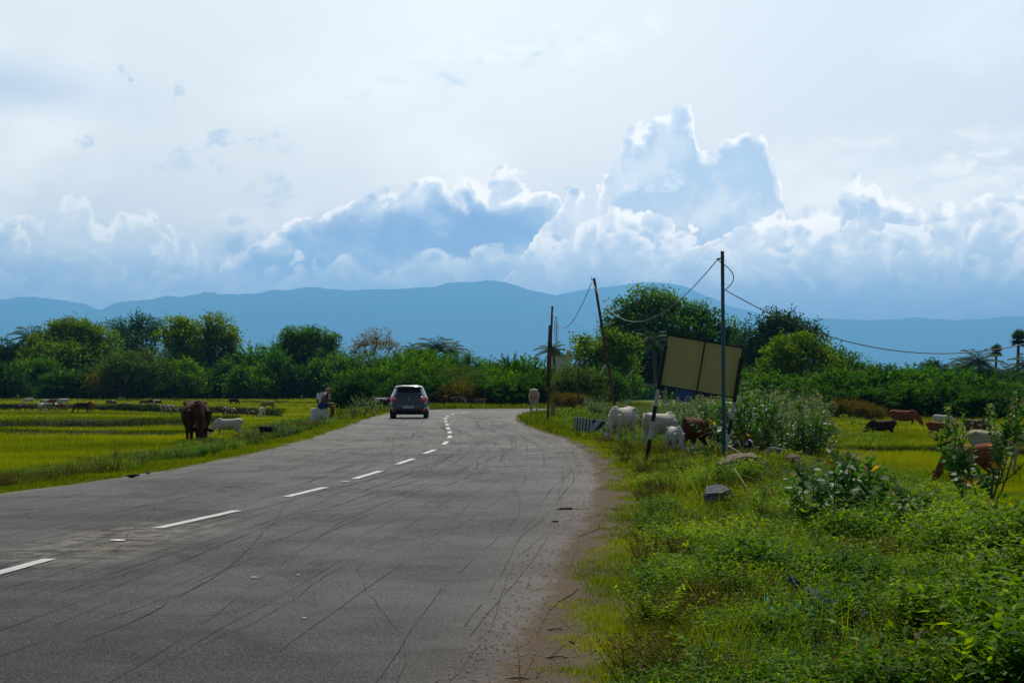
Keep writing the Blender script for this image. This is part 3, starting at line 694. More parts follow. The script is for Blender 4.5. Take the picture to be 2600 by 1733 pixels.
# dome shaped thorn bush with arching feathery sprays
def spray_mesh(w, d, hh, K, per, leaf, tint=0.):
    lv = Leaves(); Cs, Ts, Ns, Ls, Ti = [], [], [], [], []
    a = rng.uniform(0, 2*np.pi, K); e = np.arccos(rng.uniform(0, 1, K)); e = np.pi/2-e
    rr = rng.uniform(.45, 1.0, K)
    out = np.stack([np.cos(a)*np.cos(e)*w, np.sin(a)*np.cos(e)*d, np.sin(e)*hh], 1)
    st = out*(rr*.72)[:, None]; st[:, 2] += .1*hh
    en = out*rr[:, None]*rng.uniform(1.0, 1.12, (K, 1)); en[:, 2] -= rng.uniform(-.02, .14, K)*hh*np.cos(e)
    mid = (st+en)/2; mid[:, 2] += .10*hh*rng.uniform(.5, 1.4, K)
    ct = rng.normal(0, .12, K)
    t = np.tile(np.linspace(.05, 1, per), K); i = np.repeat(np.arange(K), per); t = t[:, None]
    p = (1-t)**2*st[i]+2*t*(1-t)*mid[i]+t*t*en[i]
    tg = unit(2*(1-t)*(mid[i]-st[i])+2*t*(en[i]-mid[i]))
    n = len(p); sd_ = unit(np.cross(tg, np.array([0, 0, 1.])))*rng.choice([-1, 1], (n, 1))
    T_ = unit(tg*.8+sd_*.8+rng.normal(0, .25, (n, 3)))
    N_ = unit(np.array([0, 0, 1.])+rng.normal(0, .45, (n, 3)))
    L_ = leaf*rng.uniform(.7, 1.3, n)*(1.15-.5*t[:, 0])
    v, f = cards(p+rng.normal(0, leaf*.15, (n, 3)), T_, N_, L_, L_*.34, .05)
    lv.add(v, f, np.clip(.45+tint+ct[i]+rng.normal(0, .13, n), 0, 1))
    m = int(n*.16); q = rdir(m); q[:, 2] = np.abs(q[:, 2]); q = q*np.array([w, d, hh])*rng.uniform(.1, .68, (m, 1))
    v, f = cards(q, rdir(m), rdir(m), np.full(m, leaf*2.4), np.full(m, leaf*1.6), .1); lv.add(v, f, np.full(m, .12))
    return lv
def bush_stems(w, d, hh, n, r, mb):
    for i in range(n):
        a = random.uniform(0, 6.28); e = random.uniform(.3, 1.3)
        p = Vector((math.cos(a)*math.cos(e)*w, math.sin(a)*math.cos(e)*d, math.sin(e)*hh))*.8
        mb.tube([(0, 0, -.15), tuple(p*.5+Vector((0, 0, .12*hh))), tuple(p)], [r, r*.6, r*.2], 5)
class Kind: pass
def bush_proto(w, d, hh, K, per, leaf, mat, tint=0.):
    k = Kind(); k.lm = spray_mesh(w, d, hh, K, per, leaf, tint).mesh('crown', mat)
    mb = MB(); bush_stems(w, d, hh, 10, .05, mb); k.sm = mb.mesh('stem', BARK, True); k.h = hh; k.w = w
    return k
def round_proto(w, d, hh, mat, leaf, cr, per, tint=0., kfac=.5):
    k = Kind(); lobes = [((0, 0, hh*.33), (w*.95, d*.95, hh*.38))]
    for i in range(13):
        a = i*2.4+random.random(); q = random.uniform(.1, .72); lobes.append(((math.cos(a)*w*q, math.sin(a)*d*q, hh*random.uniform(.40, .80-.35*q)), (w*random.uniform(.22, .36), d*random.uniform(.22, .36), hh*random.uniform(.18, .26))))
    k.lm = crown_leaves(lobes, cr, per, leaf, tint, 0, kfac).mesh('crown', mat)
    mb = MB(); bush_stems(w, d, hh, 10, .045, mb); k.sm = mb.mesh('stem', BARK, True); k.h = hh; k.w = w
    return k
def plant(kind, name, label, cat, X, Z, w, hh, group=None, rz=None, z=None):
    r = thing(name, label, cat, (X, Z, gz(X, Z) if z is None else z), random.uniform(0, 6.28) if rz is None else rz, group)
    s = (w/kind.w, w/kind.w, hh/kind.h)
    link(kind.lm, 'crown', r, scale=s); link(kind.sm, 'stem', r, scale=s)
    return r

# ---------------- the tree line
def treeline():
    T = tree
    T('broadleaf_tree', 'dense dark tree at the far left edge of the picture', 'tree', 262, [(-20,905,60,40),(60,925,60,45),(20,950,90,50),(-60,930,60,60)], L_DARK, .32, .75, 18, .25, 'trees along the far side of the fields')
    T('broadleaf_tree', 'big round green tree right of the lone coconut palm at far left', 'tree', 255, [(185,865,62,46),(128,895,56,44),(248,885,58,42),(190,925,108,55),(110,950,50,45),(150,850,35,30),(225,848,38,26)], L_TREE2, .34, .8, 20, .32, 'trees along the far side of the fields', tint=-.12)
    T('broadleaf_tree', 'bluish green tree behind, between two big yellow green trees on the left', 'tree', 340, [(303,848,27,36),(350,832,30,32),(392,850,26,36),(345,885,66,48)], L_DARK, .40, 1.0, 16, .35, 'trees along the far side of the fields', tint=.25)
    T('broadleaf_tree', 'big yellow green tree with two rounded tops behind the brown cow', 'tree', 250, [(440,850,42,38),(470,835,25,22),(545,848,44,42),(575,860,25,28),(500,885,80,48),(590,905,26,40),(470,930,70,50),(555,940,50,40),(592,850,9,13)], L_TREE2, .34, .8, 18, .34, 'trees along the far side of the fields', tint=-.02)
    T('broadleaf_tree', 'tall dark green tree left of the seated people', 'tree', 246, [(745,868,36,28),(790,860,38,26),(838,870,24,26),(765,900,62,40),(722,915,38,34),(800,930,80,50),(740,950,60,50)], L_TREE, .32, .75, 20, .32, 'trees along the far side of the fields', tint=-.05)
    T('thinly_leaved_tree', 'thin yellowing tree with sky showing through above the seated people', 'tree', 243, [(925,880,30,26),(958,862,34,26),(990,888,28,22),(950,900,48,34),(905,898,20,18),(1008,902,16,12)], L_DRY, .24, .62, 11, .26, 'trees along the far side of the fields', basepx=950, sparse=.75, core=False)
    T('broadleaf_tree', 'dark rounded shrubby tree under the thin yellowing tree', 'tree', 238, [(930,955,60,48),(1000,950,50,42),(870,960,50,50)], L_TREE, .30, .7, 18, .25, 'trees along the far side of the fields')
    T('broadleaf_tree', 'small rounded tree at the skyline right of the three coconut palms', 'tree', 300, [(1190,918,20,20),(1178,935,24,22),(1215,930,22,18)], L_TREE, .34, .8, 16, .2, 'small trees on the skyline')
    T('broadleaf_tree', 'low tree at the skyline left of the nearest rusty pole', 'tree', 305, [(1250,930,24,15),(1232,940,22,16),(1275,942,20,14)], L_TREE, .34, .8, 16, .2, 'small trees on the skyline')
    T('broadleaf_tree', 'bright green tree left of the giant tree and right of the leaning pole', 'tree', 172, [(1480,878,28,26),(1545,868,38,30),(1590,880,34,26),(1520,905,62,36),(1580,930,46,36),(1500,940,50,36)], L_TREE2, .26, .62, 20, .28, tint=-.12)
    T('giant_tree', 'huge domed dark green tree behind the leaning signboard', 'tree', 205, [(1650,776,66,42),(1592,812,56,46),(1555,850,38,38),(1850,850,36,36),(1705,790,50,38),(1755,812,46,36),(1790,800,26,26),(1812,832,30,36),(1690,855,130,62),(1590,870,62,50),(1800,885,56,50),(1680,925,125,60),(1850,885,24,24),(1600,945,70,45),(1790,945,80,50),(1700,960,90,45)], L_TREE, .32, .85, 22, .5, basepx=1690, tint=-.03)
    T('broadleaf_tree', 'dark spreading tree behind the yellow green tree on the right', 'tree', 195, [(1915,880,44,50),(1955,832,46,34),(2000,820,42,26),(2050,838,38,22),(1930,865,34,34),(1990,870,70,44),(2060,880,50,40),(1950,930,80,60)], L_DARK, .32, .8, 18, .4, tint=.08)
    T('broadleaf_tree', 'rounded yellow green tree right of the signboard under the hanging wire', 'tree', 150, [(1985,885,44,30),(2040,880,42,28),(2090,905,34,32),(2010,925,80,44),(1960,950,50,36),(2110,945,40,36)], L_TREE2, .23, .58, 20, .28, tint=-.14)
    T('broadleaf_tree', 'rounded tree at the skyline just left of the right hand coconut palms', 'tree', 255, [(2370,932,28,14),(2345,948,26,18),(2395,950,30,18)], L_DARK, .34, .8, 16, .2, 'small trees on the skyline')
    T('broadleaf_tree', 'low far tree above the feathery bushes right of the yellow green tree', 'tree', 270, [(2230,945,30,13),(2262,950,26,12),(2205,952,22,14)], L_DARK, .34, .8, 16, .2, 'small trees on the skyline', tint=.2)
    T('broadleaf_tree', 'dark rounded tree mass between the giant tree and the dark spreading tree', 'tree', 200, [(1880,905,44,46),(1900,935,50,40),(1860,950,50,36)], L_DARK, .30, .75, 18, .3, None)
    T('broadleaf_tree', 'dark green sloping tree right of the rounded yellow green tree', 'tree', 175, [(2120,905,30,24),(2150,930,46,30),(2190,950,44,26),(2100,945,50,34)], L_TREE, .27, .66, 18, .26, None)
    T('broadleaf_tree', 'low dark tree behind the coconut palms at right', 'tree', 235, [(2440,965,50,28),(2500,968,52,26),(2560,972,50,26)], L_DARK, .32, .75, 18, .26, None)
    # bushes: four kinds, copied
    fe = [bush_proto(3.2, 3.0, 2.6, 620, 15, .30, L_FEATH, t) for t in (0., -.10, .08)]
    ro = round_proto(2.6, 2.4, 2.6, L_TREE, .20, .42, 16)
    pa = round_proto(3.0, 2.8, 3.4, L_PALE, .20, .45, 15, -.05, .42)
    dr = round_proto(2.2, 2.0, 1.8, L_DRY, .16, .38, 13, -.25, .40)
    hb = round_proto(2.2, 2.0, 2.2, L_DARK, .18, .40, 16, .15)
    G1 = 'thorn bushes along the edge of the road bend'
    def P(kind, nm, lab, cx, top, base, hw, Z, grp):
        X = fx(cx, Z); zb = gz(X, Z); hh = EYE-(top-(22 if cx > 1880 else 12)-971)/FPX*Z-zb
        return plant(kind, nm, lab, 'bush', X, Z, 1.9*hw/FPX*Z, hh, grp)
    # far left undergrowth in front of the trees
    for i, cx in enumerate(range(-30, 1040, 62)):
        k = [hb, pa, ro, fe[1], hb, ro][i % 6]; top = 936+14*math.sin(i*2.1)+(10 if i % 2 else -8)
        where_ = ['at the far left edge', 'below the lone coconut palm', 'left of the big round tree', 'under the left half of the big round tree', 'under the right half of the big round tree', 'left of the pale silvery bush', 'behind the pale silvery bush', 'between the pale bush and the twin topped tree', 'under the left top of the twin topped tree', 'under the right top of the twin topped tree', 'right of the twin topped tree', 'left of the tall dark tree', 'under the tall dark tree', 'right behind the seated people', 'left of the thin yellowing tree', 'under the thin yellowing tree', 'right behind the car', 'just right of the car roof'][i % 18]
        P(k, 'bush', 'dark bush behind the left field, '+where_, cx+random.uniform(-12, 12), top, 1012, 44+8*random.random(), 236+random.uniform(-4, 6), 'bushes at the foot of the far left trees')
    P(pa, 'bush', 'pale silvery green bush between the two big trees on the left', 345, 885, 1012, 62, 232, None)
    P(dr, 'bush', 'brownish dry bush left of the pale silvery bush', 282, 935, 1012, 40, 231, None)
    P(fe[0], 'thorn_bush', 'feathery bush left of the tall dark green tree', 640, 886, 1012, 68, 240, None)
    P(fe[2], 'thorn_bush', 'feathery bush right of the big tree with two rounded tops', 700, 890, 1012, 40, 236, None)
    # behind the bend
    row_ = [(1030,905,60,148,fe[0]),(1080,915,52,142,ro),(1120,925,48,140,fe[2]),(1165,932,46,137,pa),(1210,945,44,134,pa),(1255,940,46,136,ro),(1300,912,46,140,fe[1]),(1340,914,50,143,fe[0]),(1390,940,44,140,fe[1]),(1040,955,46,130,hb),(1105,958,46,129,fe[1]),(1170,968,40,128,dr),(1230,972,40,128,fe[1]),(1285,962,46,129,fe[2]),(1340,965,44,130,hb),(1060,892,44,170,ro),(1140,905,50,168,fe[0]),(985,925,52,150,fe[0]),(940,940,50,146,ro),(900,955,44,142,hb)]
    marks = ((0, 'straight behind the left side of the car'), (960, 'just right behind the car roof'), (1020, 'below the leftmost of the three coconut palms'), (1080, 'below the tallest of the three coconut palms'), (1125, 'below the rightmost of the three coconut palms'), (1170, 'above the reddish goats on the far verge'), (1210, 'right of the goats on the far verge'), (1250, 'between the goats and the buff cow'), (1290, 'a little left of the buff cow'), (1330, 'right above the buff cow'), (1375, 'behind the thin rusty pole'))
    for i, (cx, top, hw, Z, k) in enumerate(row_):
        nm = 'thorn_bush' if k in fe else 'bush'; w_ = [m for x, m in marks if cx >= x][-1]; hgt = 'tall' if top < 935 else 'low'
        P(k, nm, ('feathery green thorn bush, ' if nm == 'thorn_bush' else 'leafy green bush, ')+hgt+(' front' if Z < 132 else ' back')+', '+w_, cx, top, 1036, hw, Z, G1 if nm == 'thorn_bush' else 'leafy bushes behind the road bend')
    P(pa, 'round_bush', 'large round dull green bush between the rusty pole and the leaning pole', 1460, 935, 1045, 48, 130, None)
    P(dr, 'bush', 'low brownish bush at the foot of the large round bush', 1450, 1000, 1045, 30, 122, None)
    P(fe[1], 'thorn_bush', 'thorn bush left of the teal building under the bright green tree', 1525, 935, 1030, 48, 150, None)
    for i, (cx, top, hw, Z) in enumerate(((1560, 955, 50, 178), (1625, 965, 50, 215), (1700, 960, 60, 222), (1780, 962, 60, 215), (1850, 958, 60, 210), (1900, 950, 50, 190), (1930, 960, 50, 160), (1480, 950, 40, 160))):
        P((ro, hb)[i % 2], 'bush', 'dark bush in the shade around the giant tree', cx, top, 1015, hw, Z, 'bushes round the giant tree')
    # right hand thorn thicket behind the cows
    for i, (cx, top, hw, Z, k) in enumerate([(1960,965,70,116,fe[2]),(2040,975,64,112,fe[0]),(2120,948,74,117,fe[0]),(2180,945,70,118,pa),(2250,950,78,114,fe[1]),(2340,948,80,116,fe[2]),(2430,955,74,113,fe[0]),(2510,975,70,112,fe[1]),(2600,985,70,113,fe[2]),(2400,980,60,107,fe[1]),(2300,985,58,107,fe[0]),(2210,995,52,106,fe[1]),(2100,1000,52,106,hb),(2160,1025,34,103,dr),(2200,1040,30,102,dr),(2480,1010,56,105,fe[1]),(2560,1010,60,105,hb),(2020,1020,44,107,hb),(1900,990,44,116,fe[1])]):
        nm = 'thorn_bush' if k in fe else 'bush'
        w_ = [m for x, m in ((0, 'behind the red hoarding'), (1930, 'right of the red hoarding'), (2010, 'above the milkweed clump'), (2090, 'at the right end of the milkweed clump'), (2150, 'just left of the dark brown cow'), (2205, 'behind the dark brown cow'), (2270, 'behind the light brown cow'), (2330, 'right of the light brown cow'), (2390, 'behind the small reddish calf'), (2450, 'behind the big milkweed shrub'), (2530, 'right of the big milkweed shrub'), (2590, 'at the right edge')) if cx >= x][-1]
        P(k, nm, ('feathery thorn bush, ' if nm == 'thorn_bush' else 'leafy bush, ')+('back row' if top < 972 else 'front row')+' of right thicket, '+w_, cx, top, 1080, hw, Z, 'thorn bushes along the right field' if nm == 'thorn_bush' else 'leafy bushes along the right field')
    for n_, (cx, Z) in enumerate(((2090, 190), (2150, 200), (2290, 210), (2420, 215), (2520, 205), (2600, 205), (2200, 215), (2350, 200), (1930, 215), (1880, 220))):
        P(hb, 'bush', 'dark bush beyond the right thicket, '+('right of the yellow green tree', 'at the foot of the sloping tree', 'left of the small skyline tree', 'below the left coconut palm', 'below the shorter fan palm', 'at the right edge below the taller fan palm', 'behind the light brown cow', 'under the small skyline tree', 'left of the red hoarding', 'behind the red hoarding')[n_], cx, 960, 1010, 70, Z, 'dark bushes beyond the thicket')
treeline()

# ---------------- palms
def palm(name, label, cat, px, top, Z, frond, nf, group=None, th=.16, lean=.4, fan=False):
    X = fx(px, Z); zb = gz(X, Z); H = EYE-(top-971)/FPX*Z-zb
    r = thing(name, label, cat, (X, Z, zb), random.uniform(0, 6.28) if not fan else 0, group)
    mb = MB(); pts = [(lean*(t**2), 0, H*t-(.3 if t == 0 else 0)) for t in np.linspace(0, 1, 9)]
    mb.tube(pts, [th*(1.35-.5*t) for t in np.linspace(0, 1, 9)], 8); mb.build('trunk', BARK, r, True)
    tip = np.array(pts[-1]); Cs, Ts, Ns, Ls, Wd = [], [], [], [], []
    mb2 = MB()
    for i in range(nf):
        a = i*2.399+random.uniform(-.2, .2); el = (1.35-1.75*(i/nf)) if not fan else (1.5-2.4*(i/nf))
        if fan:
            L = frond*random.uniform(.85, 1.1); d_ = np.array([math.cos(a)*math.cos(el), math.sin(a)*math.cos(el), math.sin(el)])
            st = tip+d_*L*.35; mb2.tube([tuple(tip), tuple(st)], [.04, .02], 4)
            s1 = np.cross(d_, [0, 0, 1.]); s1 /= np.linalg.norm(s1)+1e-9; up = np.cross(s1, d_)
            for q in np.linspace(-1.9, 1.9, 17):
                t_ = d_*math.cos(q)+s1*math.sin(q)
                Cs.append(st); Ts.append(t_/np.linalg.norm(t_)); Ns.append(up); Ls.append(L*.62*(1-.12*abs(q))); Wd.append(L*.10)
        else:
            L = frond*random.uniform(.85, 1.12); h_ = np.array([math.cos(a), math.sin(a), 0])
            P0, prev = tip, None; pl = []
            for t in np.linspace(0, 1, 14):
                p_ = tip+h_*L*(math.cos(el)*t+.12*t*t)+np.array([0, 0, 1])*(L*(math.sin(el)*t-.50*t*t))
                pl.append(p_)
            mb2.tube([tuple(p_) for p_ in pl], [.05*(1-.8*t) for t in np.linspace(0, 1, 14)], 4)
            for j in range(1, 14):
                tg = pl[j]-pl[j-1]; tg /= np.linalg.norm(tg); s1 = np.cross(tg, [0, 0, 1.]); s1 /= np.linalg.norm(s1)+1e-9
                for sg in (-1, 1):
                    for u in (0., .5):
                        t_ = tg*.55+s1*sg*.8+np.array([0, 0, -.38]); Cs.append(pl[j-1]*(1-u)+pl[j]*u); Ts.append(t_/np.linalg.norm(t_)); Ns.append(np.array([0, 0, 1.])+s1*sg*.3)
                        Ls.append(L*.24*(1.1-.7*abs(j/13-.4))); Wd.append(L*.035)
    n = len(Cs); lv = Leaves(); v, f = cards(np.array(Cs), np.array(Ts), unit(np.array(Ns)), np.array(Ls), np.array(Wd), 0); lv.add(v, f, np.clip(rng.normal(.45, .2, n), 0, 1))
    link(lv.mesh('fronds', L_PALM), 'fronds', r); mb2.build('frond_ribs', STEM, r)
    return r
GP = 'coconut palms rising above the trees'
palm('coconut_palm', 'lone coconut palm on the skyline at far left', 'palm', 80, 858, 262, 3.6, 26, GP)
palm('coconut_palm', 'leftmost of three coconut palms beyond the car', 'palm', 1062, 893, 240, 2.5, 20, GP)
palm('coconut_palm', 'tallest of three coconut palms beyond the car', 'palm', 1099, 884, 235, 3.0, 24, GP)
palm('coconut_palm', 'rightmost of three coconut palms beyond the car', 'palm', 1148, 892, 240, 2.5, 22, GP)
palm('coconut_palm', 'coconut palm half hidden by the flat roofed house with a water tank', 'palm', 1412, 890, 240, 2.4, 18, GP)
palm('coconut_palm', 'coconut palm half lost in the huge domed tree', 'palm', 1665, 868, 196, 2.6, 16, GP)
palm('coconut_palm', 'left coconut palm below the two fan palms at right', 'palm', 2442, 930, 215, 2.6, 22, GP)
palm('coconut_palm', 'feathery coconut palm just left of the shorter fan palm', 'palm', 2492, 920, 205, 3.0, 24, GP)
palm('coconut_palm', 'coconut palm low at the right edge beside the taller fan palm', 'palm', 2604, 925, 200, 2.6, 22, GP)
palm('coconut_palm', 'low coconut palm between the two fan palms', 'palm', 2560, 948, 225, 2.4, 18, GP)
palm('fan_palm', 'shorter fan palm with a round dark head at right', 'palm', 2528, 892, 250, 1.15, 34, 'fan palms standing clear above the trees', .16, .1, True)
palm('fan_palm', 'taller fan palm with a round dark head at the right edge', 'palm', 2584, 862, 225, 1.35, 40, 'fan palms standing clear above the trees', .18, .1, True)
# ------------------------------------------------------------------ ground cover (nobody could count it)
def samp(n, Z0, Z1, k, xfun):
    """positions with density falling off with distance; xfun(Z)->(x0,x1)"""
    u = rng.uniform(0, 1, n); e = 1-k
    Z = (Z0**e+u*(Z1**e-Z0**e))**(1/e) if abs(e) > 1e-6 else Z0*(Z1/Z0)**u
    a, b = xfun(Z); X = a+rng.uniform(0, 1, n)*(b-a)
    return X, Z
RRy, RRx, RLx, RLy = RR[:, 1], RR[:, 0], RL[:, 0], RL[:, 1]
def edgeR(Z): return np.interp(Z, RRy, RRx)
def edgeL(Z): return np.interp(Z, RLy, RLx)
def blades(lv, X, Y, z, h, w, nb, spread, tint, tvar=.16, bend=.5):
    n = len(X); i = np.repeat(np.arange(n), nb); m = n*nb
    a = rng.uniform(0, 2*np.pi, m); r = np.sqrt(rng.uniform(0, 1, m))*np.asarray(spread)[i] if hasattr(spread, '__len__') else np.sqrt(rng.uniform(0, 1, m))*spread
    C = np.stack([X[i]+np.cos(a)*r, Y[i]+np.sin(a)*r, z[i]-.01], 1)
    b = rng.uniform(0, 2*np.pi, m); bd = rng.uniform(.1, 1, m)*bend
    T = unit(np.stack([np.cos(b)*bd, np.sin(b)*bd, np.ones(m)], 1))
    N = unit(rng.normal(size=(m, 3))+np.array([0, -.6, .2]))
    L = h[i]*rng.uniform(.55, 1.25, m); W_ = w[i]*rng.uniform(.7, 1.3, m)
    v, f = cards(C, T, N, L, W_, .2); lv.add(v, f, np.clip(tint[i]+rng.normal(0, tvar, m), 0, 1))
def gpts(X, Y):
    z, d, s = ground(X, Y, True); return z, d, s
SC = 1991.  # render pixels per metre at 1 m
# 1. short verge grass along both sides
lv = Leaves()
X, Z = samp(38000, 9.5, 62, 1.45, lambda Z: (edgeR(Z)+.0, edgeR(Z)+5.5+Z*.02))
z, d, s = gpts(X, Z)
nz = vnoise(X*.8+Z*.6, Z*.8-X*.6, .75, 11)*.55+vnoise(X*.6-Z*.8, Z*.6+X*.8, .23, 12)*.45
k = (d > np.clip(nz-.30, 0, 1)*1.15*(vnoise(X*.7+Z*.7, Z*.7-X*.7, 2.1, 31)+.15)) & (d > -.05); X, Z, z, d, nz = X[k], Z[k], z[k], d[k], nz[k]
hh = (.028+.12*np.clip(d/2.4, 0, 1))*(.6+1.2*vnoise(X, Z, .8, 13)); px = Z/SC
blades(lv, X, Z, z, hh+px*.4, np.maximum(.004, px*.55), 9, .09+px*1.2, .40+.65*(vnoise(X*.8+Z*.6, Z*.8-X*.6, 1.1, 14)-.5)+.20*(d < 1.2)-.10*np.clip(d-2, 0, 1), bend=.9)
X, Z = samp(16000, 26, 118, 1.5, lambda Z: (edgeL(Z)-4.2-Z*.01, edgeL(Z)-.02))
z, d, s = gpts(X, Z); nz = vnoise(X, Z, .7, 15); k = (d > .05+nz*.35) & (s < 0); X, Z, z, d = X[k], Z[k], z[k], d[k]; px = Z/SC
blades(lv, X, Z, z, .05+.10*np.clip(d/3, 0, 1)+px*.5, np.maximum(.005, px*.6), 9, .10+px*1.6, .62-.25*np.clip(d/3, 0, 1)+.3*(vnoise(X, Z, 1.5, 16)-.5), bend=.9)
X, Z = samp(12000, 62, 124, 1.2, lambda Z: (edgeR(np.minimum(Z, 112)), edgeR(np.minimum(Z, 112))+3+Z*.16))
z, d, s = gpts(X, Z); k = (d > .1) & (s > 0); X, Z, z = X[k], Z[k], z[k]; px = Z/SC
blades(lv, X, Z, z, .12+px*.5+.1*vnoise(X, Z, 2, 17), px*.75, 8, .12+px*1.6, .45+.3*(vnoise(X, Z, 1.6, 18)-.5), bend=.8)
X, Z = samp(3500, 118, 134, 1., lambda Z: (Z*0-11, Z*0+16)); z, d, s = gpts(X, Z); k = d > .15; X, Z, z = X[k], Z[k], z[k]; px = Z/SC
blades(lv, X, Z, z, .22+.2*vnoise(X, Z, 1.5, 19), px*.8, 9, .22, .45+.4*(vnoise(X, Z, 1.6, 18)-.5), bend=.7)
X, Z = samp(3000, 9.4, 34, 1.2, lambda Z: (edgeR(Z)+.9, edgeR(Z)+6)); z, d, s = gpts(X, Z); px = Z/SC
blades(lv, X, Z, z, .20+.22*rng.random(len(X)), np.maximum(.005, px*.6), 3, .05, .45+.5*rng.random(len(X)), bend=1.0)
tag(link(lv.mesh('verge_grass', L_GRASS), 'verge_grass'), kind='stuff')
# 2. paddy grass in the fields
lv = Leaves()
X, Z = samp(34000, 29, 108, 1.5, lambda Z: (np.maximum(edgeR(Z)+5.2, Z*.105), Z*.275+1))
z, d, s = gpts(X, Z); k = d > 5.0+vnoise(X, Z, 1.5, 20)*1.2; X, Z, z = X[k], Z[k], z[k]; px = Z/SC
tn = .48+.6*(vnoise(X*.5, Z, 3.2, 21)-.5)+.5*(vnoise(X*.6, Z, .9, 22)-.5)
blades(lv, X, Z, z, .12+px*.6+.16*vnoise(X*.4, Z, 1.6, 23), np.maximum(.006, px*.55), 8, .12+px*2.0, tn, bend=.35)
X, Z = samp(46000, 46, 262, 1.35, lambda Z: (-.29*Z-2, np.where(Z < 116, edgeL(Z)-3.6, -.065*Z)))
z, d, s = gpts(X, Z); k = (d > 3.4+vnoise(X, Z, 1.7, 24)*1.6) & (s < 0); X, Z, z = X[k], Z[k], z[k]; px = Z/SC
dry = (vnoise(X, Z, 9, 25) > .5) & (Z > 93) & (Z < 146)
tn = .48+.6*(vnoise(X*.4, Z, 5, 26)-.5)+.5*(vnoise(X*.4, Z, 1.5, 27)-.5)
tn = np.where(dry, tn-.22, tn)
hh = np.where((Z > 90) & (Z < 148), .07, .16)+px*.5
blades(lv, X, Z, z, hh*(1+.5*vnoise(X, Z, 3, 28)), px*.7, 7, .14+px*2.2, tn, bend=.35)
tag(link(lv.mesh('paddy_grass', L_FIELD), 'paddy_grass'), kind='stuff')
# grass on the banks
lv = Leaves()
for P_, hg, wd in BANKS:
    for rep in range(26 if P_[0][1] < 100 else 14):
        i = rng.integers(0, len(P_)-1, len(P_)); t = rng.uniform(0, 1, len(P_)); p_ = P_[i]*(1-t[:, None])+P_[i+1]*t[:, None]
        off = rng.uniform(-.5, .5, len(P_))*wd; x, y = p_[:, 0], p_[:, 1]+off
        zz, _, _ = gpts(x, p_[:, 1]); zz = zz+hg*np.interp(off/wd, [-.55, -.35, .4, .8], [.1, .85, .8, .1]); px = y/SC
        blades(lv, x, y, zz, .10+px*.8, px*.8, 5, .25, np.where(off < -.2*wd, .18, .45)+0*x, bend=.8)  # near-side blades tinted darker: the bank's shade put into their colour
tag(link(lv.mesh('bank_grass', L_GRASS), 'bank_grass'), kind='stuff')

# 3. leafy weeds: a library of little plants merged into one carpet
def weed_parts(kind):
    """returns C,T,N,L,W,tint of one plant of unit height"""
    Cs, Ts, Ns, Ls, Ws, Ti = [], [], [], [], [], []
    if kind == 0:      # opposite leaved herb
        for st_ in range(7):
            a0 = random.uniform(0, 6.28); lean = random.uniform(.1, .85)
            for q in range(8):
                t = .2+.8*q/7; p_ = np.array([math.cos(a0)*lean*t*t, math.sin(a0)*lean*t*t, t*random.uniform(.9, 1.0)])
                for sg in (0, math.pi):
                    b = a0+q*1.57+sg; Cs.append(p_); Ts.append([math.cos(b), math.sin(b), random.uniform(.0, .7)]); Ns.append([random.gauss(0, .3), random.gauss(0, .3), 1])
                    l_ = random.uniform(.12, .19)*(1.15-.5*t); Ls.append(l_); Ws.append(l_*.55); Ti.append(.35+.3*t+random.gauss(0, .1))
    elif kind == 1:    # fine feathery herb
        for st_ in range(7):
            a0 = random.uniform(0, 6.28); lean = random.uniform(.2, 1.0)
            for q in range(9):
                t = .15+.85*q/8; p_ = np.array([math.cos(a0)*lean*t, math.sin(a0)*lean*t, t*(1-.3*lean*t)])
                for sg in (-1, 1):
                    b = a0+sg*1.1+random.gauss(0, .4); Cs.append(p_); Ts.append([math.cos(b), math.sin(b), random.uniform(-.1, .6)]); Ns.append([random.gauss(0, .4), random.gauss(0, .4), 1])
                    Ls.append(.14); Ws.append(.042); Ti.append(.4+.25*t+random.gauss(0, .12))
    elif kind == 2:    # broad leaved rosette with long leaves
        for q in range(13):
            a0 = q*2.4; el = random.uniform(.3, 1.2); Cs.append([0, 0, random.uniform(0, .25)]); Ts.append([math.cos(a0)*math.cos(el), math.sin(a0)*math.cos(el), math.sin(el)])
            Ns.append([-math.cos(a0), -math.sin(a0), 1.2]); Ls.append(random.uniform(.35, .75)); Ws.append(random.uniform(.09, .16)); Ti.append(.5+random.gauss(0, .12))
    elif kind == 3:    # creeping mat of small round leaves
        for q in range(60):
            a0 = random.uniform(0, 6.28); r_ = math.sqrt(random.random())*1.1; Cs.append([math.cos(a0)*r_, math.sin(a0)*r_, random.uniform(.1, .8)*(1.2-r_)])
            b = random.uniform(0, 6.28); Ts.append([math.cos(b), math.sin(b), random.uniform(-.2, .6)]); Ns.append([random.gauss(0, .5), random.gauss(0, .5), 1]); Ls.append(.11); Ws.append(.085); Ti.append(.45+random.gauss(0, .14))
    else:              # wiry stems with sparse leaves
        for st_ in range(9):
            a0 = random.uniform(0, 6.28); lean = random.uniform(.2, .9)
            T_ = [math.cos(a0)*lean, math.sin(a0)*lean, 1]; Cs.append([0, 0, 0]); Ts.append(T_); Ns.append([math.sin(a0), -math.cos(a0), 0]); Ls.append(1.1); Ws.append(.018); Ti.append(.1)
            for q in range(6):
                t = random.uniform(.2, 1); b = random.uniform(0, 6.28); Cs.append([T_[0]*t*.8, T_[1]*t*.8, t*.8]); Ts.append([math.cos(b), math.sin(b), .3]); Ns.append([0, 0, 1]); Ls.append(.12); Ws.append(.06); Ti.append(.5+random.gauss(0, .15))
    A = lambda x: np.array(x, float)
    return A(Cs), unit(A(Ts)), unit(A(Ns)), A(Ls), A(Ws), A(Ti)
LIB = [[weed_parts(k) for _ in range(5)] for k in range(5)]
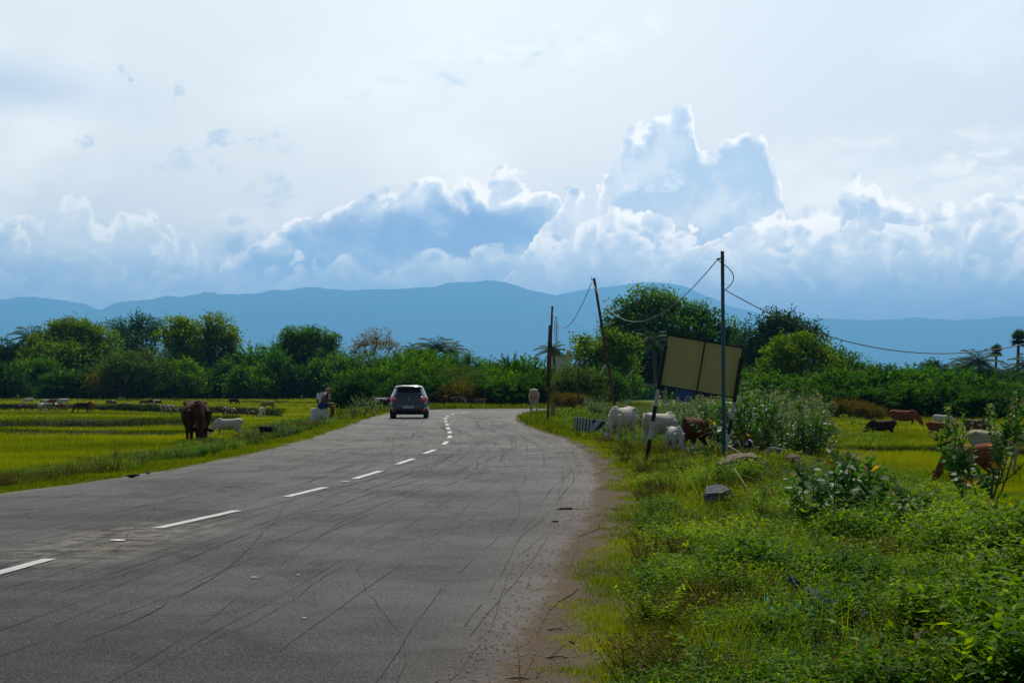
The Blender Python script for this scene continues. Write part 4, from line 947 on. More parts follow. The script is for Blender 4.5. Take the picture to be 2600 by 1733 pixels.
def weeds(lv, X, Y, z, H, kinds, tint, leafmin):
    for kind in np.unique(kinds):
        for var in range(5):
            s_ = np.where((kinds == kind) & (np.arange(len(X)) % 5 == var))[0]
            if not len(s_): continue
            C, T, N, L, W_, t = LIB[kind][var]; m = len(C); n = len(s_)
            a = rng.uniform(0, 2*np.pi, n); ca, sa_ = np.cos(a)[:, None], np.sin(a)[:, None]
            rot = lambda V_: np.stack([V_[:, 0]*ca-V_[:, 1]*sa_, V_[:, 0]*sa_+V_[:, 1]*ca, np.broadcast_to(V_[:, 2], (n, m))], 2)
            h_ = H[s_][:, None]
            C2 = rot(C)*h_[:, :, None]+np.stack([X[s_], Y[s_], z[s_]], 1)[:, None, :]
            jit = rng.normal(0, .18, (n, m, 3))
            T2 = rot(T)+jit; N2 = rot(N)
            L2 = np.maximum(L*h_*rng.uniform(.75, 1.25, (n, m)), leafmin[s_][:, None]); W2 = np.maximum(W_*h_, leafmin[s_][:, None]*.5)
            v, f = cards(C2.reshape(-1, 3), unit(T2.reshape(-1, 3)), unit(N2.reshape(-1, 3)), L2.ravel(), W2.ravel(), .15)
            lv.add(v, f, np.clip((t[None]+tint[s_][:, None]).ravel()+rng.normal(0, .06, n*m), 0, 1))
lv = Leaves()
X, Z = samp(10500, 9.3, 37, 1.1, lambda Z: (edgeR(Z)+.55, edgeR(Z)+6.4))
z, d, s = gpts(X, Z); cl = vnoise(X, Z, 1.1, 33); cl2 = vnoise(X, Z, .45, 34)
k = (cl*.6+cl2*.4 > .58-.30*np.clip(d/1.8, 0, 1)) & (d > .35); X, Z, z, d, cl, cl2 = X[k], Z[k], z[k], d[k], cl[k], cl2[k]
# tall green herb bed toward the lower right, lower mats by the road
bed = np.clip((d-1.2)/1.4, 0, 1)*np.clip((26-Z)/7, 0, 1)
hum = np.clip(vnoise(X*.8+Z*.6, Z*.8-X*.6, .9, 71)*1.9-.55, 0, 1.2)
H = (.05+.05*rng.random(len(X)))*(1+1.0*cl)+(.13+bed*.22)*hum**1.2*rng.uniform(.6, 1.25, len(X))+(rng.random(len(X)) < .03)*.14
low_ = np.clip((Z-31)/5, 0, 1)*np.clip((4.2-d)/1.0, 0, 1); H = H*(1-.62*low_)
kd = np.where(rng.random(len(X)) < .46, 0, np.where(rng.random(len(X)) < .45, 1, np.where(rng.random(len(X)) < .12, 2, np.where(rng.random(len(X)) < .6, 3, 4))))
tn = .06+.42*(vnoise(X, Z, 1.3, 35)-.5)+.26*(vnoise(X, Z, .35, 36)-.5)-.06*bed+rng.normal(0, .08, len(X))
weeds(lv, X, Z, z, H*1.15, kd, tn, Z/SC*.85)
r5 = random.Random(5); cx_, cz_, ch_, ct_ = [], [], [], []
for k5 in range(44):
    z0 = r5.uniform(13, 36); x0 = float(edgeR(z0))+r5.uniform(1.3, 5.6)
    if z0 > 30 and abs(x0-3.3) < 1.6: continue
    hb5 = r5.uniform(.22, .46); tb = r5.uniform(-.22, .16); kd5 = r5.choice((0, 0, 1, 4))
    for q in range(26):
        a5 = r5.uniform(0, 6.28); q5 = math.sqrt(r5.random())*r5.uniform(.25, .45); cx_.append((x0+q5*math.cos(a5), kd5)); cz_.append(z0+q5*math.sin(a5)*1.3); ch_.append(hb5*(1.15-q5)*r5.uniform(.7, 1.15)); ct_.append(tb)
Xc = np.array([q[0] for q in cx_]); Zc = np.array(cz_); zc, _, _ = gpts(Xc, Zc)
weeds(lv, Xc, Zc, zc, np.array(ch_), np.array([q[1] for q in cx_]), np.array(ct_), Zc/SC*.9)
hl = link(lv.mesh('weed_carpet', L_HERB), 'weed_carpet'); tag(hl, kind='stuff')
lv = Leaves()
X, Z = samp(5200, 34, 66, 1.3, lambda Z: (edgeR(Z)+.6, edgeR(Z)+7.5))
z, d, s = gpts(X, Z); cl = vnoise(X, Z, 1.3, 37); k = (cl > .60-.35*np.clip(d/2, 0, 1)); X, Z, z, cl = X[k], Z[k], z[k], cl[k]
weeds(lv, X, Z, z, .05+(.09+.22*np.clip((np.abs(X/Z*FPX+1300-1900)-260)/80, 0, 1)*(X/Z*FPX > 600))*cl*rng.uniform(.6, 1.2, len(X)), rng.choice([0, 1, 3, 4, 2], len(X)), .05+.35*(vnoise(X, Z, 1.6, 38)-.5), Z/SC*1.2)
X, Z = samp(6500, 27, 100, 1.3, lambda Z: (edgeL(Z)-4.8, edgeL(Z)-.9))
z, d, s = gpts(X, Z); cl = vnoise(X, Z, 1.4, 39); k = (cl > .72-.42*np.clip((d-.6)/1.4, 0, 1)) & (s < 0); X, Z, z, cl = X[k], Z[k], z[k], cl[k]
weeds(lv, X, Z, z, .12+.22*cl*rng.uniform(.6, 1.2, len(X)), rng.choice([0, 1, 3, 4, 2], len(X)), -.02+.45*(vnoise(X, Z, 1.8, 40)-.5), Z/SC*1.2)
X, Z = samp(1600, 60, 120, 1.0, lambda Z: (edgeR(np.minimum(Z, 112))+1.5, edgeR(np.minimum(Z, 112))+3+Z*.14))
z, d, s = gpts(X, Z); k = (d > 1) & (s > 0); X, Z, z = X[k], Z[k], z[k]
weeds(lv, X, Z, z, .2+.3*rng.random(len(X)), rng.choice([0, 3, 2], len(X)), .05+.35*(vnoise(X, Z, 2.5, 41)-.5), Z/SC*1.2)
tag(link(lv.mesh('verge_weeds', L_HERB), 'verge_weeds'), kind='stuff')
# brown dead weeds and dry litter
lv = Leaves()
X, Z = samp(3600, 9.4, 60, 1.2, lambda Z: (edgeR(Z)+.5, edgeR(Z)+6.5)); cl = vnoise(X, Z, .8, 43); k = cl > .52; X, Z = X[k], Z[k]; z, d, s = gpts(X, Z)
weeds(lv, X, Z, z, .14+.20*rng.random(len(X)), rng.choice([1, 4, 4], len(X)), -.05+.2*rng.random(len(X)), Z/SC*1.)
X, Z = samp(1800, 27, 100, 1.3, lambda Z: (edgeL(Z)-4.5, edgeL(Z)-1.2)); cl = vnoise(X, Z, 1.1, 44); k = cl > .58; X, Z = X[k], Z[k]; z, d, s = gpts(X, Z)
weeds(lv, X, Z, z, .18+.2*rng.random(len(X)), rng.choice([1, 4], len(X)), .05+0*X, Z/SC*1.1)
tag(link(lv.mesh('dry_weeds', leafmat('dead_leaf', (.030,.022,.004), (.075,.060,.010), (.16,.14,.025), .25, .8, .03)), 'dry_weeds'), kind='stuff')
# small pinkish white flower heads on wiry stems
fm = leafmat('flower_head', (.30,.18,.12), (.45,.32,.24), (.62,.52,.42), .2, .8, .05)
lv = Leaves(); ls = Leaves()
def flowers(n, Z0, Z1, xf, h0, h1, sd_, thr):
    X, Z = samp(n, Z0, Z1, 1.2, xf); cl = vnoise(X, Z, 1.5, sd_); k = cl > thr; X, Z = X[k], Z[k]; z, d, s = gpts(X, Z); m = len(X)
    H = rng.uniform(h0, h1, m); T = unit(np.stack([rng.normal(0, .12, m), rng.normal(0, .12, m), np.ones(m)], 1))
    base = np.stack([X, Z, z], 1); w = np.maximum(.002, Z/SC*.15)
    v, f = cards(base, T, unit(rng.normal(size=(m, 3))+[0, -1, 0]), H, w, 0); ls.add(v, f, np.full(m, .35))
    tip = base+T*H[:, None]; r = np.maximum(.006, Z/SC*.34)
    for a in ((1, 0, 0), (0, 1, 0), (0, 0, 1)):
        A_ = np.tile(np.array(a, float), (m, 1)); b = np.roll(A_, 1, axis=1)
        v, f = cards(tip-A_*r[:, None], A_, b, 2*r, 2*r, 0); lv.add(v, f, np.clip(rng.normal(.5, .2, m), 0, 1))
flowers(1100, 20, 42, lambda Z: (edgeR(Z)+2.0, edgeR(Z)+5.6), .18, .42, 51, .42)
flowers(260, 9.6, 34, lambda Z: (edgeR(Z)+.8, edgeR(Z)+5), .10, .26, 52, .55)
flowers(420, 27, 80, lambda Z: (edgeL(Z)-4.5, edgeL(Z)-1.2), .18, .38, 53, .45)
flowers(160, 48, 110, lambda Z: (edgeR(Z)+1.5, edgeR(Z)+6), .2, .5, 54, .45)
tag(link(lv.mesh('wild_flowers', fm), 'wild_flowers'), kind='stuff')
tag(link(ls.mesh('flower_stems', L_HERB), 'flower_stems'), kind='stuff')
# grit and pebbles on the shoulder
bmv, bf, bt = [], [], []
X, Z = samp(2600, 9.5, 60, 1.6, lambda Z: (edgeR(Z)-.5, edgeR(Z)+.7)); z, d, s = gpts(X, Z); z = np.where(d < 0, .005, z)
m = len(X); r = rng.uniform(.003, .011, m)*(1+Z/35)
o6 = np.array([(1,0,0),(0,1,0),(-1,0,0),(0,-1,0),(0,0,.7),(0,0,-.4)]); f8 = np.array([(0,1,4,4),(1,2,4,4),(2,3,4,4),(3,0,4,4)])
vv = (o6[None]*r[:, None, None]*rng.uniform(.6, 1.4, (m, 6, 1))+np.stack([X, Z, z+r*.2], 1)[:, None, :]).reshape(-1, 3)
tri = np.array([(0,1,4),(1,2,4),(2,3,4),(3,0,4)]); ff = (tri[None]+(np.arange(m)*6)[:, None, None]).reshape(-1, 3)
tag(link(mesh_np('grit', vv, ff, plain('pebble', (.13,.10,.075), .9, var=.6, sc=3)), 'grit'), kind='stuff')

# ------------------------------------------------------------------ milkweed shrubs (broad waxy leaves in pairs)
FLO = leafmat('lilac_flower', (.16,.10,.18), (.34,.22,.34), (.55,.42,.50), .3, .7, .1)
YEL = leafmat('yellow_leaf', (.45,.26,.01), (.62,.38,.01), (.75,.50,.02), .45)
def shrub_mesh(H, nst, leaf, seed, spreadk=.5, bare=.3, yellow=3, pair=.075):
    """real size shrub: stems, leaf pairs, flower heads"""
    rs_ = random.Random(seed); lv = Leaves(); mb = MB()
    Cs, Ts, Ns, Ls, Ws, Ti = [], [], [], [], [], []; FC = []; YC = []
    def stem(p0, d0, L, r0, depth):
        p_ = Vector(p0); d_ = Vector(d0).normalized(); n = max(5, int(L/pair)); pts = [tuple(p_)]; q = []
        for i in range(n):
            d_ = (d_+Vector((rs_.gauss(0, .05), rs_.gauss(0, .05), .045))).normalized(); p_ = p_+d_*(L/n); pts.append(tuple(p_)); q.append((p_.copy(), d_.copy(), (i+1)/n))
        mb.tube(pts, [r0*(1-.65*i/len(pts)) for i in range(len(pts))], 5)
        lo = bare if depth == 0 else .12
        for i, (p_, d_, t) in enumerate(q):
            if t < lo or (t < lo+.25 and rs_.random() < .4): continue
            side_ = d_.orthogonal().normalized(); side_.rotate(Matrix.Rotation(i*1.57+rs_.uniform(-.3, .3), 3, d_))
            for sg in (-1, 1):
                up = .05+.75*t*t+rs_.uniform(-.25, .3); T_ = (side_*sg+d_*up).normalized(); N_ = (d_*1.0-side_*sg*up).normalized()
                l_ = leaf*rs_.uniform(.8, 1.2)*(1.1-.55*max(0, t-.5)*2*.8)
                rec = (tuple(p_), tuple(T_), tuple(N_), l_, l_*.62)
                if yellow and t < lo+.3 and rs_.random() < .05*yellow: YC.append(rec)
                else: Cs.append(rec[0]); Ts.append(rec[1]); Ns.append(rec[2]); Ls.append(rec[3]); Ws.append(rec[4]); Ti.append(.38+.30*t+rs_.gauss(0, .10))
        if rs_.random() < .75: FC.append((q[-1][0]+q[-1][1]*leaf*.25, q[-1][1]))
        if depth == 0 and L > .5:
            for b in range(rs_.choice((2, 3, 3))):
                k_ = rs_.randint(int(n*.3), int(n*.75)); p1, d1, t1 = q[k_]; a = d1.orthogonal().normalized(); a.rotate(Matrix.Rotation(rs_.uniform(0, 6.28), 3, d1))
                stem(p1, d1+a*.75, L*(1-t1)*rs_.uniform(.7, 1.0), r0*.55, 1)
    for i in range(nst):
        a = i*6.283/nst+rs_.uniform(-.5, .5); sp = rs_.uniform(.15, 1)*spreadk
        stem((math.cos(a)*.05, math.sin(a)*.05, -.05), (math.cos(a)*sp, math.sin(a)*sp, .9), H*rs_.uniform(.7, 1.05), .007*H/1.2+.005, 0)
    A = np.array
    def leafset(C, T, N, L, W_, t, lv):   # oval leaf: two quads each side of a folded midrib
        C, T, N = A(C, float), unit(A(T, float)), unit(A(N, float)); L = A(L)[:, None]; W_ = A(W_)[:, None]
        B = unit(np.cross(T, N)); up = np.cross(B, T); n = len(C)
        v = np.stack([C, C+T*L*.22+B*W_*.40+up*W_*.06, C+T*L*.62+B*W_*.47+up*W_*.10, C+T*L+up*W_*.02, C+T*L*.62-B*W_*.47+up*W_*.10, C+T*L*.22-B*W_*.40+up*W_*.06, C+T*L*.45], 1).reshape(-1, 3)
        b = (np.arange(n)*7)[:, None, None]; f = (A([(0,1,2,6),(6,2,3,4),(0,6,4,5)])[None]+b).reshape(-1, 4)
        lv.v.append(v); lv.f.append(f+lv.n); lv.t.append(np.repeat(A(t), 7)); lv.n += len(v)
    leafset(Cs, Ts, Ns, Ls, Ws, np.clip(Ti, 0, 1), lv)
    k = Kind(); k.stem = mb.mesh('stems', STEM, True); k.h = H; nl = sum(len(x) for x in lv.f); nq = []
    if FC:
        c = []
        for p_, d_ in FC:
            for _ in range(16):
                o = Vector((rs_.gauss(0, 1), rs_.gauss(0, 1), rs_.gauss(0, .6))).normalized(); c.append((tuple(p_+o*leaf*.30), tuple(o), tuple(o.orthogonal()), leaf*.20, leaf*.16))
        v, f = cards(A([x[0] for x in c]), A([x[1] for x in c]), A([x[2] for x in c]), A([x[3] for x in c]), A([x[4] for x in c]), .1); lv.add(v, f, np.clip(rng.normal(.5, .25, len(c)), 0, 1)); nq.append((1, len(f)))
    if YC:
        n0 = len(lv.f); leafset([x[0] for x in YC], [x[1] for x in YC], [x[2] for x in YC], [x[3] for x in YC], [x[4] for x in YC], [.5]*len(YC), lv); nq.append((2, len(lv.f[-1])))
    mi_ = np.concatenate([np.zeros(nl, int)]+[np.full(n, m) for m, n in nq])
    k.leaf = mesh_np('foliage', np.concatenate(lv.v), np.concatenate(lv.f), [L_CAL, FLO, YEL], np.concatenate(lv.t), mi_)
    return k
def shrub(k, name, label, X, Z, H, group=None, rz=None, z=None):
    r = thing(name, label, 'shrub', (X, Z, gz(X, Z) if z is None else z), random.uniform(0, 6.28) if rz is None else rz, group); s = H/k.h
    for me, nm in ((k.leaf, 'foliage'), (k.stem, 'stems')):
        link(me, nm, r, scale=(s, s, s))
    return r
mw = [shrub_mesh(1.3, 9, .10, 10+i, .7, .2, 2) for i in range(5)]
def placed(n, fn, seed):
    q = random.Random(seed); out = []
    for _ in range(n*60):
        if len(out) >= n: break
        X, Z, H = fn(q)
        if all((X-a)**2+((Z-b)*.6)**2 > .16 for a, b, _ in out): out.append((X, Z, H))
    return out
def zone(q, Z0, Z1, p0, p1, h0, h1):
    Z = q.uniform(Z0, Z1); return fx(q.uniform(p0, p1), Z), Z, q.uniform(h0, h1)
i = 0
for (n, a, lab) in ((34, (68, 90, 1560, 1760, .8, 1.35), 'milkweed shrub, low mass behind the white cows'), (36, (62, 96, 1700, 2060, 1.2, 2.0), 'milkweed shrub in the mass behind the signboard posts'),
                    (26, (48, 64, 1860, 2070, 1.3, 2.1), 'milkweed shrub in the tall clump right of the signboard'), (9, (47, 56, 1960, 2090, 1.2, 1.75), 'tall milkweed shrub at the right edge of the roadside clump'),
                    (12, (88, 112, 1480, 1640, .7, 1.1), 'milkweed shrub by the foot of the leaning pole')):
    for q_, (X, Z, H) in enumerate(sorted(placed(n, lambda q: zone(q, *a), 60+n), key=lambda t: t[0]/t[1])):
        shrub(mw[i % 5], 'milkweed_shrub', ORD[q_]+' from the left, '+lab, X, Z, H, lab.replace('milkweed shrub', 'milkweed shrubs')); i += 1
big = shrub_mesh(1.95, 9, .12, 91, 1.05, .50, 2, .050)
p_ = onground(2490, 29.5); shrub(big, 'milkweed_shrub', 'largest milkweed shrub, with yellow leaves, in front of two cows at right', p_.x, p_.y, 2.05, None, .6)
md = shrub_mesh(1.0, 5, .13, 95, .4, .15, 1, .065)
for px_, Z, H, lab in ((2120, 21.5, .95, 'big leaved milkweed in the middle of the right verge'), (2205, 22.5, .86, 'slender flowering milkweed right of the big leaved one'), (2060, 22.0, .80, 'milkweed with paddle shaped leaves beside the dry twigs'), (2312, 21.5, .60, 'small lilac flowered milkweed standing alone in front of the field')):
    X = fx(px_, Z); shrub(md, 'milkweed_shrub', lab, X, Z, H)
sm = shrub_mesh(.35, 1, .12, 97, .1, .0, 0, .06)
X = fx(2375, 11.3); shrub(sm, 'milkweed_seedling', 'single pale milkweed seedling at the bottom edge of the picture', X, 11.3, .34)
for px_, Z, lab in ((1752, 40, 'fresh green leafy seedling in front of the grey calf'), (1812, 39, 'leafy seedling at the foot of the brown cow'), (1795, 36, 'leafy seedling beside the flat brown stone'), (1905, 39, 'leafy seedling right of the striped post foot')):
    X = fx(px_, Z); shrub(md, 'milkweed_seedling', lab, X, Z, .42)
for px_, Z, H, lab in ((640, 62, .55, 'bright green shrub on the left verge beside the black goat'), (700, 66, .6, 'bluish green shrub on the left verge left of the white block'), (726, 60, .5, 'leafy shrub low on the left verge below the white block'), (360, 41, .35, 'small green shrub near the road edge at left'), (540, 52, .45, 'leafy shrub beside the white calf'), (815, 87, .65, 'green shrub growing against the white block'), (920, 92, 1.1, 'leafy shrub left of the car'), (948, 96, .9, 'shrub at the road edge just left of the car'), (898, 90, .7, 'low shrub between the seated people and the car')):
    X = fx(px_, Z); shrub(mw[i % 5], 'leafy_shrub', lab, X, Z, H); i += 1
# ------------------------------------------------------------------ animals
def hide(name, a, b=None, sc=3., thr=.55, sharp=.03, belly=None):
    m, h = newmat(name); t = h.new('ShaderNodeTexCoord').outputs['Object']
    n = h.noise(t, 14, 4, .6); c = h.mix(n, tuple(x*.75 for x in a)+(1,), tuple(x*1.2 for x in a)+(1,))
    if b is not None:
        q = h.noise(t, sc, 2, .5); c = h.mix(h.ss(q, thr-sharp, thr+sharp), c, b+(1,))
    p = h.new('ShaderNodeBsdfPrincipled'); h.put(p.inputs['Base Color'], c); p.inputs['Roughness'].default_value = .75; p.inputs['Specular IOR Level'].default_value = .06
    bb = h.new('ShaderNodeBump'); bb.inputs['Strength'].default_value = .25; bb.inputs['Distance'].default_value = .01; h.put(bb.inputs['Height'], n); h.l.new(bb.outputs[0], p.inputs['Normal'])
    finish(h, p.outputs[0]); return m
H_WHITE = hide('hide_white', (.62,.56,.46)); H_GREY = hide('hide_grey_white', (.50,.47,.42), (.30,.29,.28), 2.2, .6, .15)
H_BROWN = hide('hide_brown', (.11,.032,.012)); H_RED = hide('hide_red_brown', (.22,.07,.024)); H_DARKB = hide('hide_dark_brown', (.045,.02,.012)); H_TAN = hide('hide_tan', (.30,.19,.11))
H_BIG = hide('hide_deep_brown', (.055,.016,.006), (.10,.035,.014), 3, .58, .12); H_BLACK = hide('hide_black', (.012,.011,.012)); H_BUFF = hide('hide_buff', (.46,.37,.27))
H_SPOT = hide('hide_spotted', (.55,.48,.42), (.05,.035,.03), 7, .52, .03); H_PATCH = hide('hide_patched', (.12,.055,.03), (.55,.5,.44), 4, .57, .03); H_GW = hide('hide_goat_white', (.60,.57,.50))
H_BW = hide('hide_black_white', (.02,.018,.018), (.55,.52,.48), 3.4, .52, .02)
HORN = plain('horn', (.16,.12,.08), .6, spec=.1); HOOF = plain('hoof', (.03,.025,.02), .6)
def quadruped(kind, pose, vox):
    """body facing +x, feet at z=0, one continuous surface; returns (body mesh, extras)"""
    mb = MB(); t = mb.tube; F = (0, 1, 0)
    if kind == 'cow':
        t([(-.84,0,.98),(-.78,0,1.0),(-.62,0,.97),(-.40,0,.90),(-.10,0,.85),(.22,0,.85),(.45,0,.90),(.60,0,.93),(.70,0,.92)], [(.06,.08),(.15,.17),(.225,.235),(.25,.27),(.275,.305),(.255,.30),(.20,.275),(.14,.22),(.07,.12)], 20, flat=F)
        t([(-.74,.12,1.05),(-.60,.20,1.13),(-.52,.20,1.08)], [.05,.055,.04], 8); t([(-.74,-.12,1.05),(-.60,-.20,1.13),(-.52,-.20,1.08)], [.05,.055,.04], 8)
        for s in (-1, 1):
            for q in range(6): t([(-.30+.12*q, s*.20, 1.03), (-.31+.12*q, s*.278, .90), (-.30+.12*q, s*.262, .72)], .018, 5)   # hip bones
        t([(-.78,0,1.12),(-.55,0,1.15),(-.2,0,1.10),(.1,0,1.09),(.4,0,1.10)], [.05,.055,.05,.05,.07], 8)                # spine
        t([(.26,0,1.08),(.40,0,1.135),(.52,0,1.13),(.62,0,1.04)], [.05,.085,.08,.06], 10)                            # hump
        if pose == 'graze': nk = [(.52,0,.98),(.72,0,.80),(.90,0,.56),(1.02,0,.34)]; hd = [(.98,0,.42),(1.05,0,.30),(1.10,0,.17),(1.13,0,.06),(1.135,0,.02)]
        elif pose == 'low': nk = [(.52,0,.98),(.76,0,.90),(.98,0,.76),(1.13,0,.64)]; hd = [(1.10,0,.70),(1.20,0,.62),(1.30,0,.50),(1.38,0,.40),(1.40,0,.36)]
        else: nk = [(.52,0,1.0),(.72,0,1.08),(.88,0,1.20),(.98,0,1.28)]; hd = [(.94,0,1.32),(1.06,0,1.28),(1.18,0,1.18),(1.28,0,1.08),(1.31,0,1.05)]
        t(nk, [(.13,.22),(.10,.18),(.085,.135),(.08,.10)], 14, flat=F)
        t(hd, [(.085,.09),(.105,.11),(.085,.09),(.065,.07),(.05,.045)], 12, flat=F)
        for s in (-1, 1):
            t([(.50,s*.15,.95),(.47,s*.17,.72),(.46,s*.15,.56),(.45,s*.14,.44),(.455,s*.14,.30),(.455,s*.14,.12),(.47,s*.14,.05),(.48,s*.14,0)], [(.09,.15),(.09,.12),(.065,.08),(.055,.055),(.04,.042),(.036,.038),(.05,.052),(.055,.06)], 10, flat=F)
            t([(-.58,s*.13,1.0),(-.56,s*.19,.82),(-.52,s*.18,.64),(-.62,s*.16,.50),(-.72,s*.15,.42),(-.70,s*.15,.28),(-.665,s*.15,.12),(-.65,s*.15,.05),(-.64,s*.15,0)], [(.10,.16),(.11,.20),(.085,.13),(.055,.075),(.045,.055),(.036,.042),(.036,.038),(.05,.052),(.055,.06)], 10, flat=F)
        t([(-.84,0,1.04),(-.90,0,.98),(-.94,.01,.80),(-.93,.02,.58),(-.92,.02,.46)], [.035,.028,.02,.017,.018], 7)
        t([(-.92,.02,.48),(-.925,.02,.38),(-.92,.02,.28)], [.02,.04,.012], 7)
        ex = hd[0]
    else:
        t([(-.44,0,.58),(-.40,0,.59),(-.28,0,.56),(-.08,0,.53),(.12,0,.53),(.26,0,.56),(.36,0,.57)], [(.04,.05),(.085,.10),(.115,.125),(.135,.15),(.125,.15),(.10,.13),(.05,.08)], 16, flat=F)
        if pose == 'graze': nk = [(.27,0,.60),(.40,0,.48),(.50,0,.32),(.55,0,.20)]; hd = [(.54,0,.24),(.58,0,.17),(.615,0,.09),(.625,0,.04)]
        elif pose == 'low': nk = [(.27,0,.60),(.42,0,.56),(.55,0,.46),(.61,0,.40)]; hd = [(.60,0,.43),(.66,0,.38),(.72,0,.31),(.74,0,.28)]
        else: nk = [(.27,0,.60),(.36,0,.70),(.43,0,.82),(.46,0,.87)]; hd = [(.45,0,.89),(.52,0,.87),(.60,0,.81),(.63,0,.78)]
        t(nk, [(.06,.10),(.05,.075),(.045,.06),(.045,.05)], 12, flat=F); t(hd, [(.045,.05),(.05,.055),(.035,.04),(.025,.025)], 10, flat=F)
        for s in (-1, 1):
            t([(.27,s*.07,.56),(.26,s*.085,.42),(.255,s*.08,.30),(.255,s*.08,.16),(.265,s*.08,.03),(.27,s*.08,0)], [(.05,.07),(.045,.055),(.028,.03),(.02,.022),(.022,.024),(.026,.028)], 8, flat=F)
            t([(-.32,s*.07,.58),(-.30,s*.095,.46),(-.30,s*.09,.36),(-.37,s*.085,.27),(-.355,s*.085,.14),(-.335,s*.085,.03),(-.33,s*.085,0)], [(.05,.08),(.055,.09),(.035,.05),(.024,.03),(.019,.022),(.022,.024),(.026,.028)], 8, flat=F)
        t([(-.43,0,.62),(-.49,0,.60),(-.51,0,.54)], [.022,.02,.01], 6)
        ex = hd[0]
    return remesh(mb, vox, 3, [], 'body'), Vector(ex), Vector(hd[1])-Vector(hd[0])
PROTO = {}
for kd, vx in (('cow', .022), ('goat', .013)):
    for ps in ('graze', 'low', 'stand'): PROTO[kd, ps] = quadruped(kd, ps, vx)
for (kd, ps), (me, _, _) in PROTO.items(): me.materials.clear(); me.materials.append(H_WHITE)
def part_mesh(nm, kd, big):
    mb = MB()
    if nm == 'horn':
        s = 1 if kd == 'cow' else .5
        mb.tube([(0,0,0),(0,.05*s,.09*s),(.01,.06*s,.19*s*big),(.03,.04*s,.28*s*big)], [.026*s,.022*s,.014*s,.004*s], 8); return mb.mesh('horn', HORN, True)
    s = 1 if kd == 'cow' else .62
    mb.tube([(0,0,0),(0,.06*s,.0),(0,.14*s,-.03*s),(0,.20*s,-.07*s)], [(.02*s,.03*s),(.012*s,.055*s),(.01*s,.05*s),(.004,.012*s)], 8, flat=(1,0,0)); return mb.mesh('ear', H_WHITE, True)
PM = {(n, k): part_mesh(n, k, 1.1) for n in ('horn', 'ear') for k in ('cow', 'goat')}
def animal(kd, name, label, px, Z, height, heading, hidem, pose='graze', horns=True, group=None, headm=None, sink=0., wide=1.):
    """heading: degrees, 0 = facing right in the picture, 90 = away, -90 = towards us"""
    me, hp, hd = PROTO[kd, pose]; p_ = onground(px, Z, sink); base = 1.22 if kd == 'cow' else .68; s = height/base
    r = thing(name, label, 'goat' if kd == 'goat' else 'cow', p_, R(heading), group)
    def lk(m_, nm, mat_, loc=(0, 0, 0), rot=(0, 0, 0), sy=1):
        o = link(m_, nm, r, loc=Vector((loc[0]*s, loc[1]*s*wide, loc[2]*s)), rot=rot, scale=(s, s*sy*wide, s)); o.material_slots[0].link = 'OBJECT'; o.material_slots[0].material = mat_; return o
    lk(me, 'body', hidem)
    pitch = math.atan2(-hd.z, hd.x)-.35; k = 1 if kd == 'cow' else .5
    up = Vector((math.sin(-math.atan2(hd.z, hd.x)), 0, math.cos(math.atan2(hd.z, hd.x))))
    for sg in (-1, 1):
        lk(PM['ear', kd], 'ear', hidem, hp+Vector((0, sg*.07*k, 0))+up*.04*k, (0, pitch, 0), sg)
        if horns: lk(PM['horn', kd], 'horn', HORN, hp+Vector((0, sg*.045*k, 0))+up*.08*k, (0, pitch*.9, 0), sg)
    return r
A = animal
A('cow', 'cow', 'big brown cow facing us with its head down on the left verge', 500, 68, 1.56, -76, H_BIG, 'graze', True, wide=1.32)
A('cow', 'calf', 'small white calf grazing beside the big brown cow', 578, 72, .80, 180, H_WHITE, 'graze', False)
A('cow', 'cow', 'white horned cow grazing with its head low, left of the striped sign post', 1578, 60.5, 1.22, -118, H_WHITE, 'graze', True, wide=.84)
A('cow', 'cow', 'big white cow seen from behind at the left striped sign post', 1678, 57, 1.20, 52, H_WHITE, 'graze', False, wide=.84)
A('cow', 'calf', 'greyish white calf facing us with its head in the grass', 1716, 53.5, .88, -80, H_GREY, 'graze', False, wide=.88)
A('cow', 'cow', 'dark reddish brown cow grazing between the sign posts', 1788, 56, 1.12, -48, H_BROWN, 'graze', True)
A('cow', 'cow', 'buff cow standing on the road seen from behind, left of the rusty pole', 1356, 113, 1.30, 88, H_BUFF, 'low', False)
A('cow', 'cow', 'dark brown cow with head down to the left in the right field', 2238, 80, .86, 172, H_DARKB, 'graze', True, sink=.12)
A('cow', 'cow', 'light brown cow grazing to the right in the right field', 2296, 92, 1.0, -12, H_RED, 'graze', False, sink=.1)
A('cow', 'calf', 'small reddish calf left of the big milkweed shrub in the field', 2388, 78, .80, -15, H_RED, 'graze', False, sink=.1)
A('cow', 'cow', 'white cow far back left of the big milkweed shrub', 2395, 95, .75, 10, H_WHITE, 'graze', False, sink=.15)
A('cow', 'calf', 'brown and white calf glimpsed through the big milkweed shrub', 2480, 84, .8, 5, H_PATCH, 'graze', False, sink=.1)
A('cow', 'cow', 'pale cow behind the red brown calf under the big milkweed shrub', 2535, 49, 1.08, -15, H_BUFF, 'low', False)
A('cow', 'calf', 'red brown calf with its head down under the big milkweed shrub', 2462, 42, .95, 200, H_RED, 'graze', False)
A('goat', 'goat', 'black goat half hidden in the scrub right of the striped sign post', 1962, 52, .80, 8, H_BLACK, 'graze', False, sink=.05)
A('goat', 'goat', 'black and white goat seen from behind among the scrub by the grey boulder', 1902, 47, .52, 80, H_BW, 'graze', False)
A('goat', 'goat', 'black goat in the scrub just right of the striped sign post', 1878, 50, .62, 95, H_BLACK, 'graze', True)
A('goat', 'goat', 'dark goat far back in the scrub right of the signboard', 1962, 84, .95, 0, H_BLACK, 'graze', False)
A('cow', 'calf', 'small black calf behind the greyish white calf', 1738, 59, .78, 15, H_BLACK, 'graze', False)
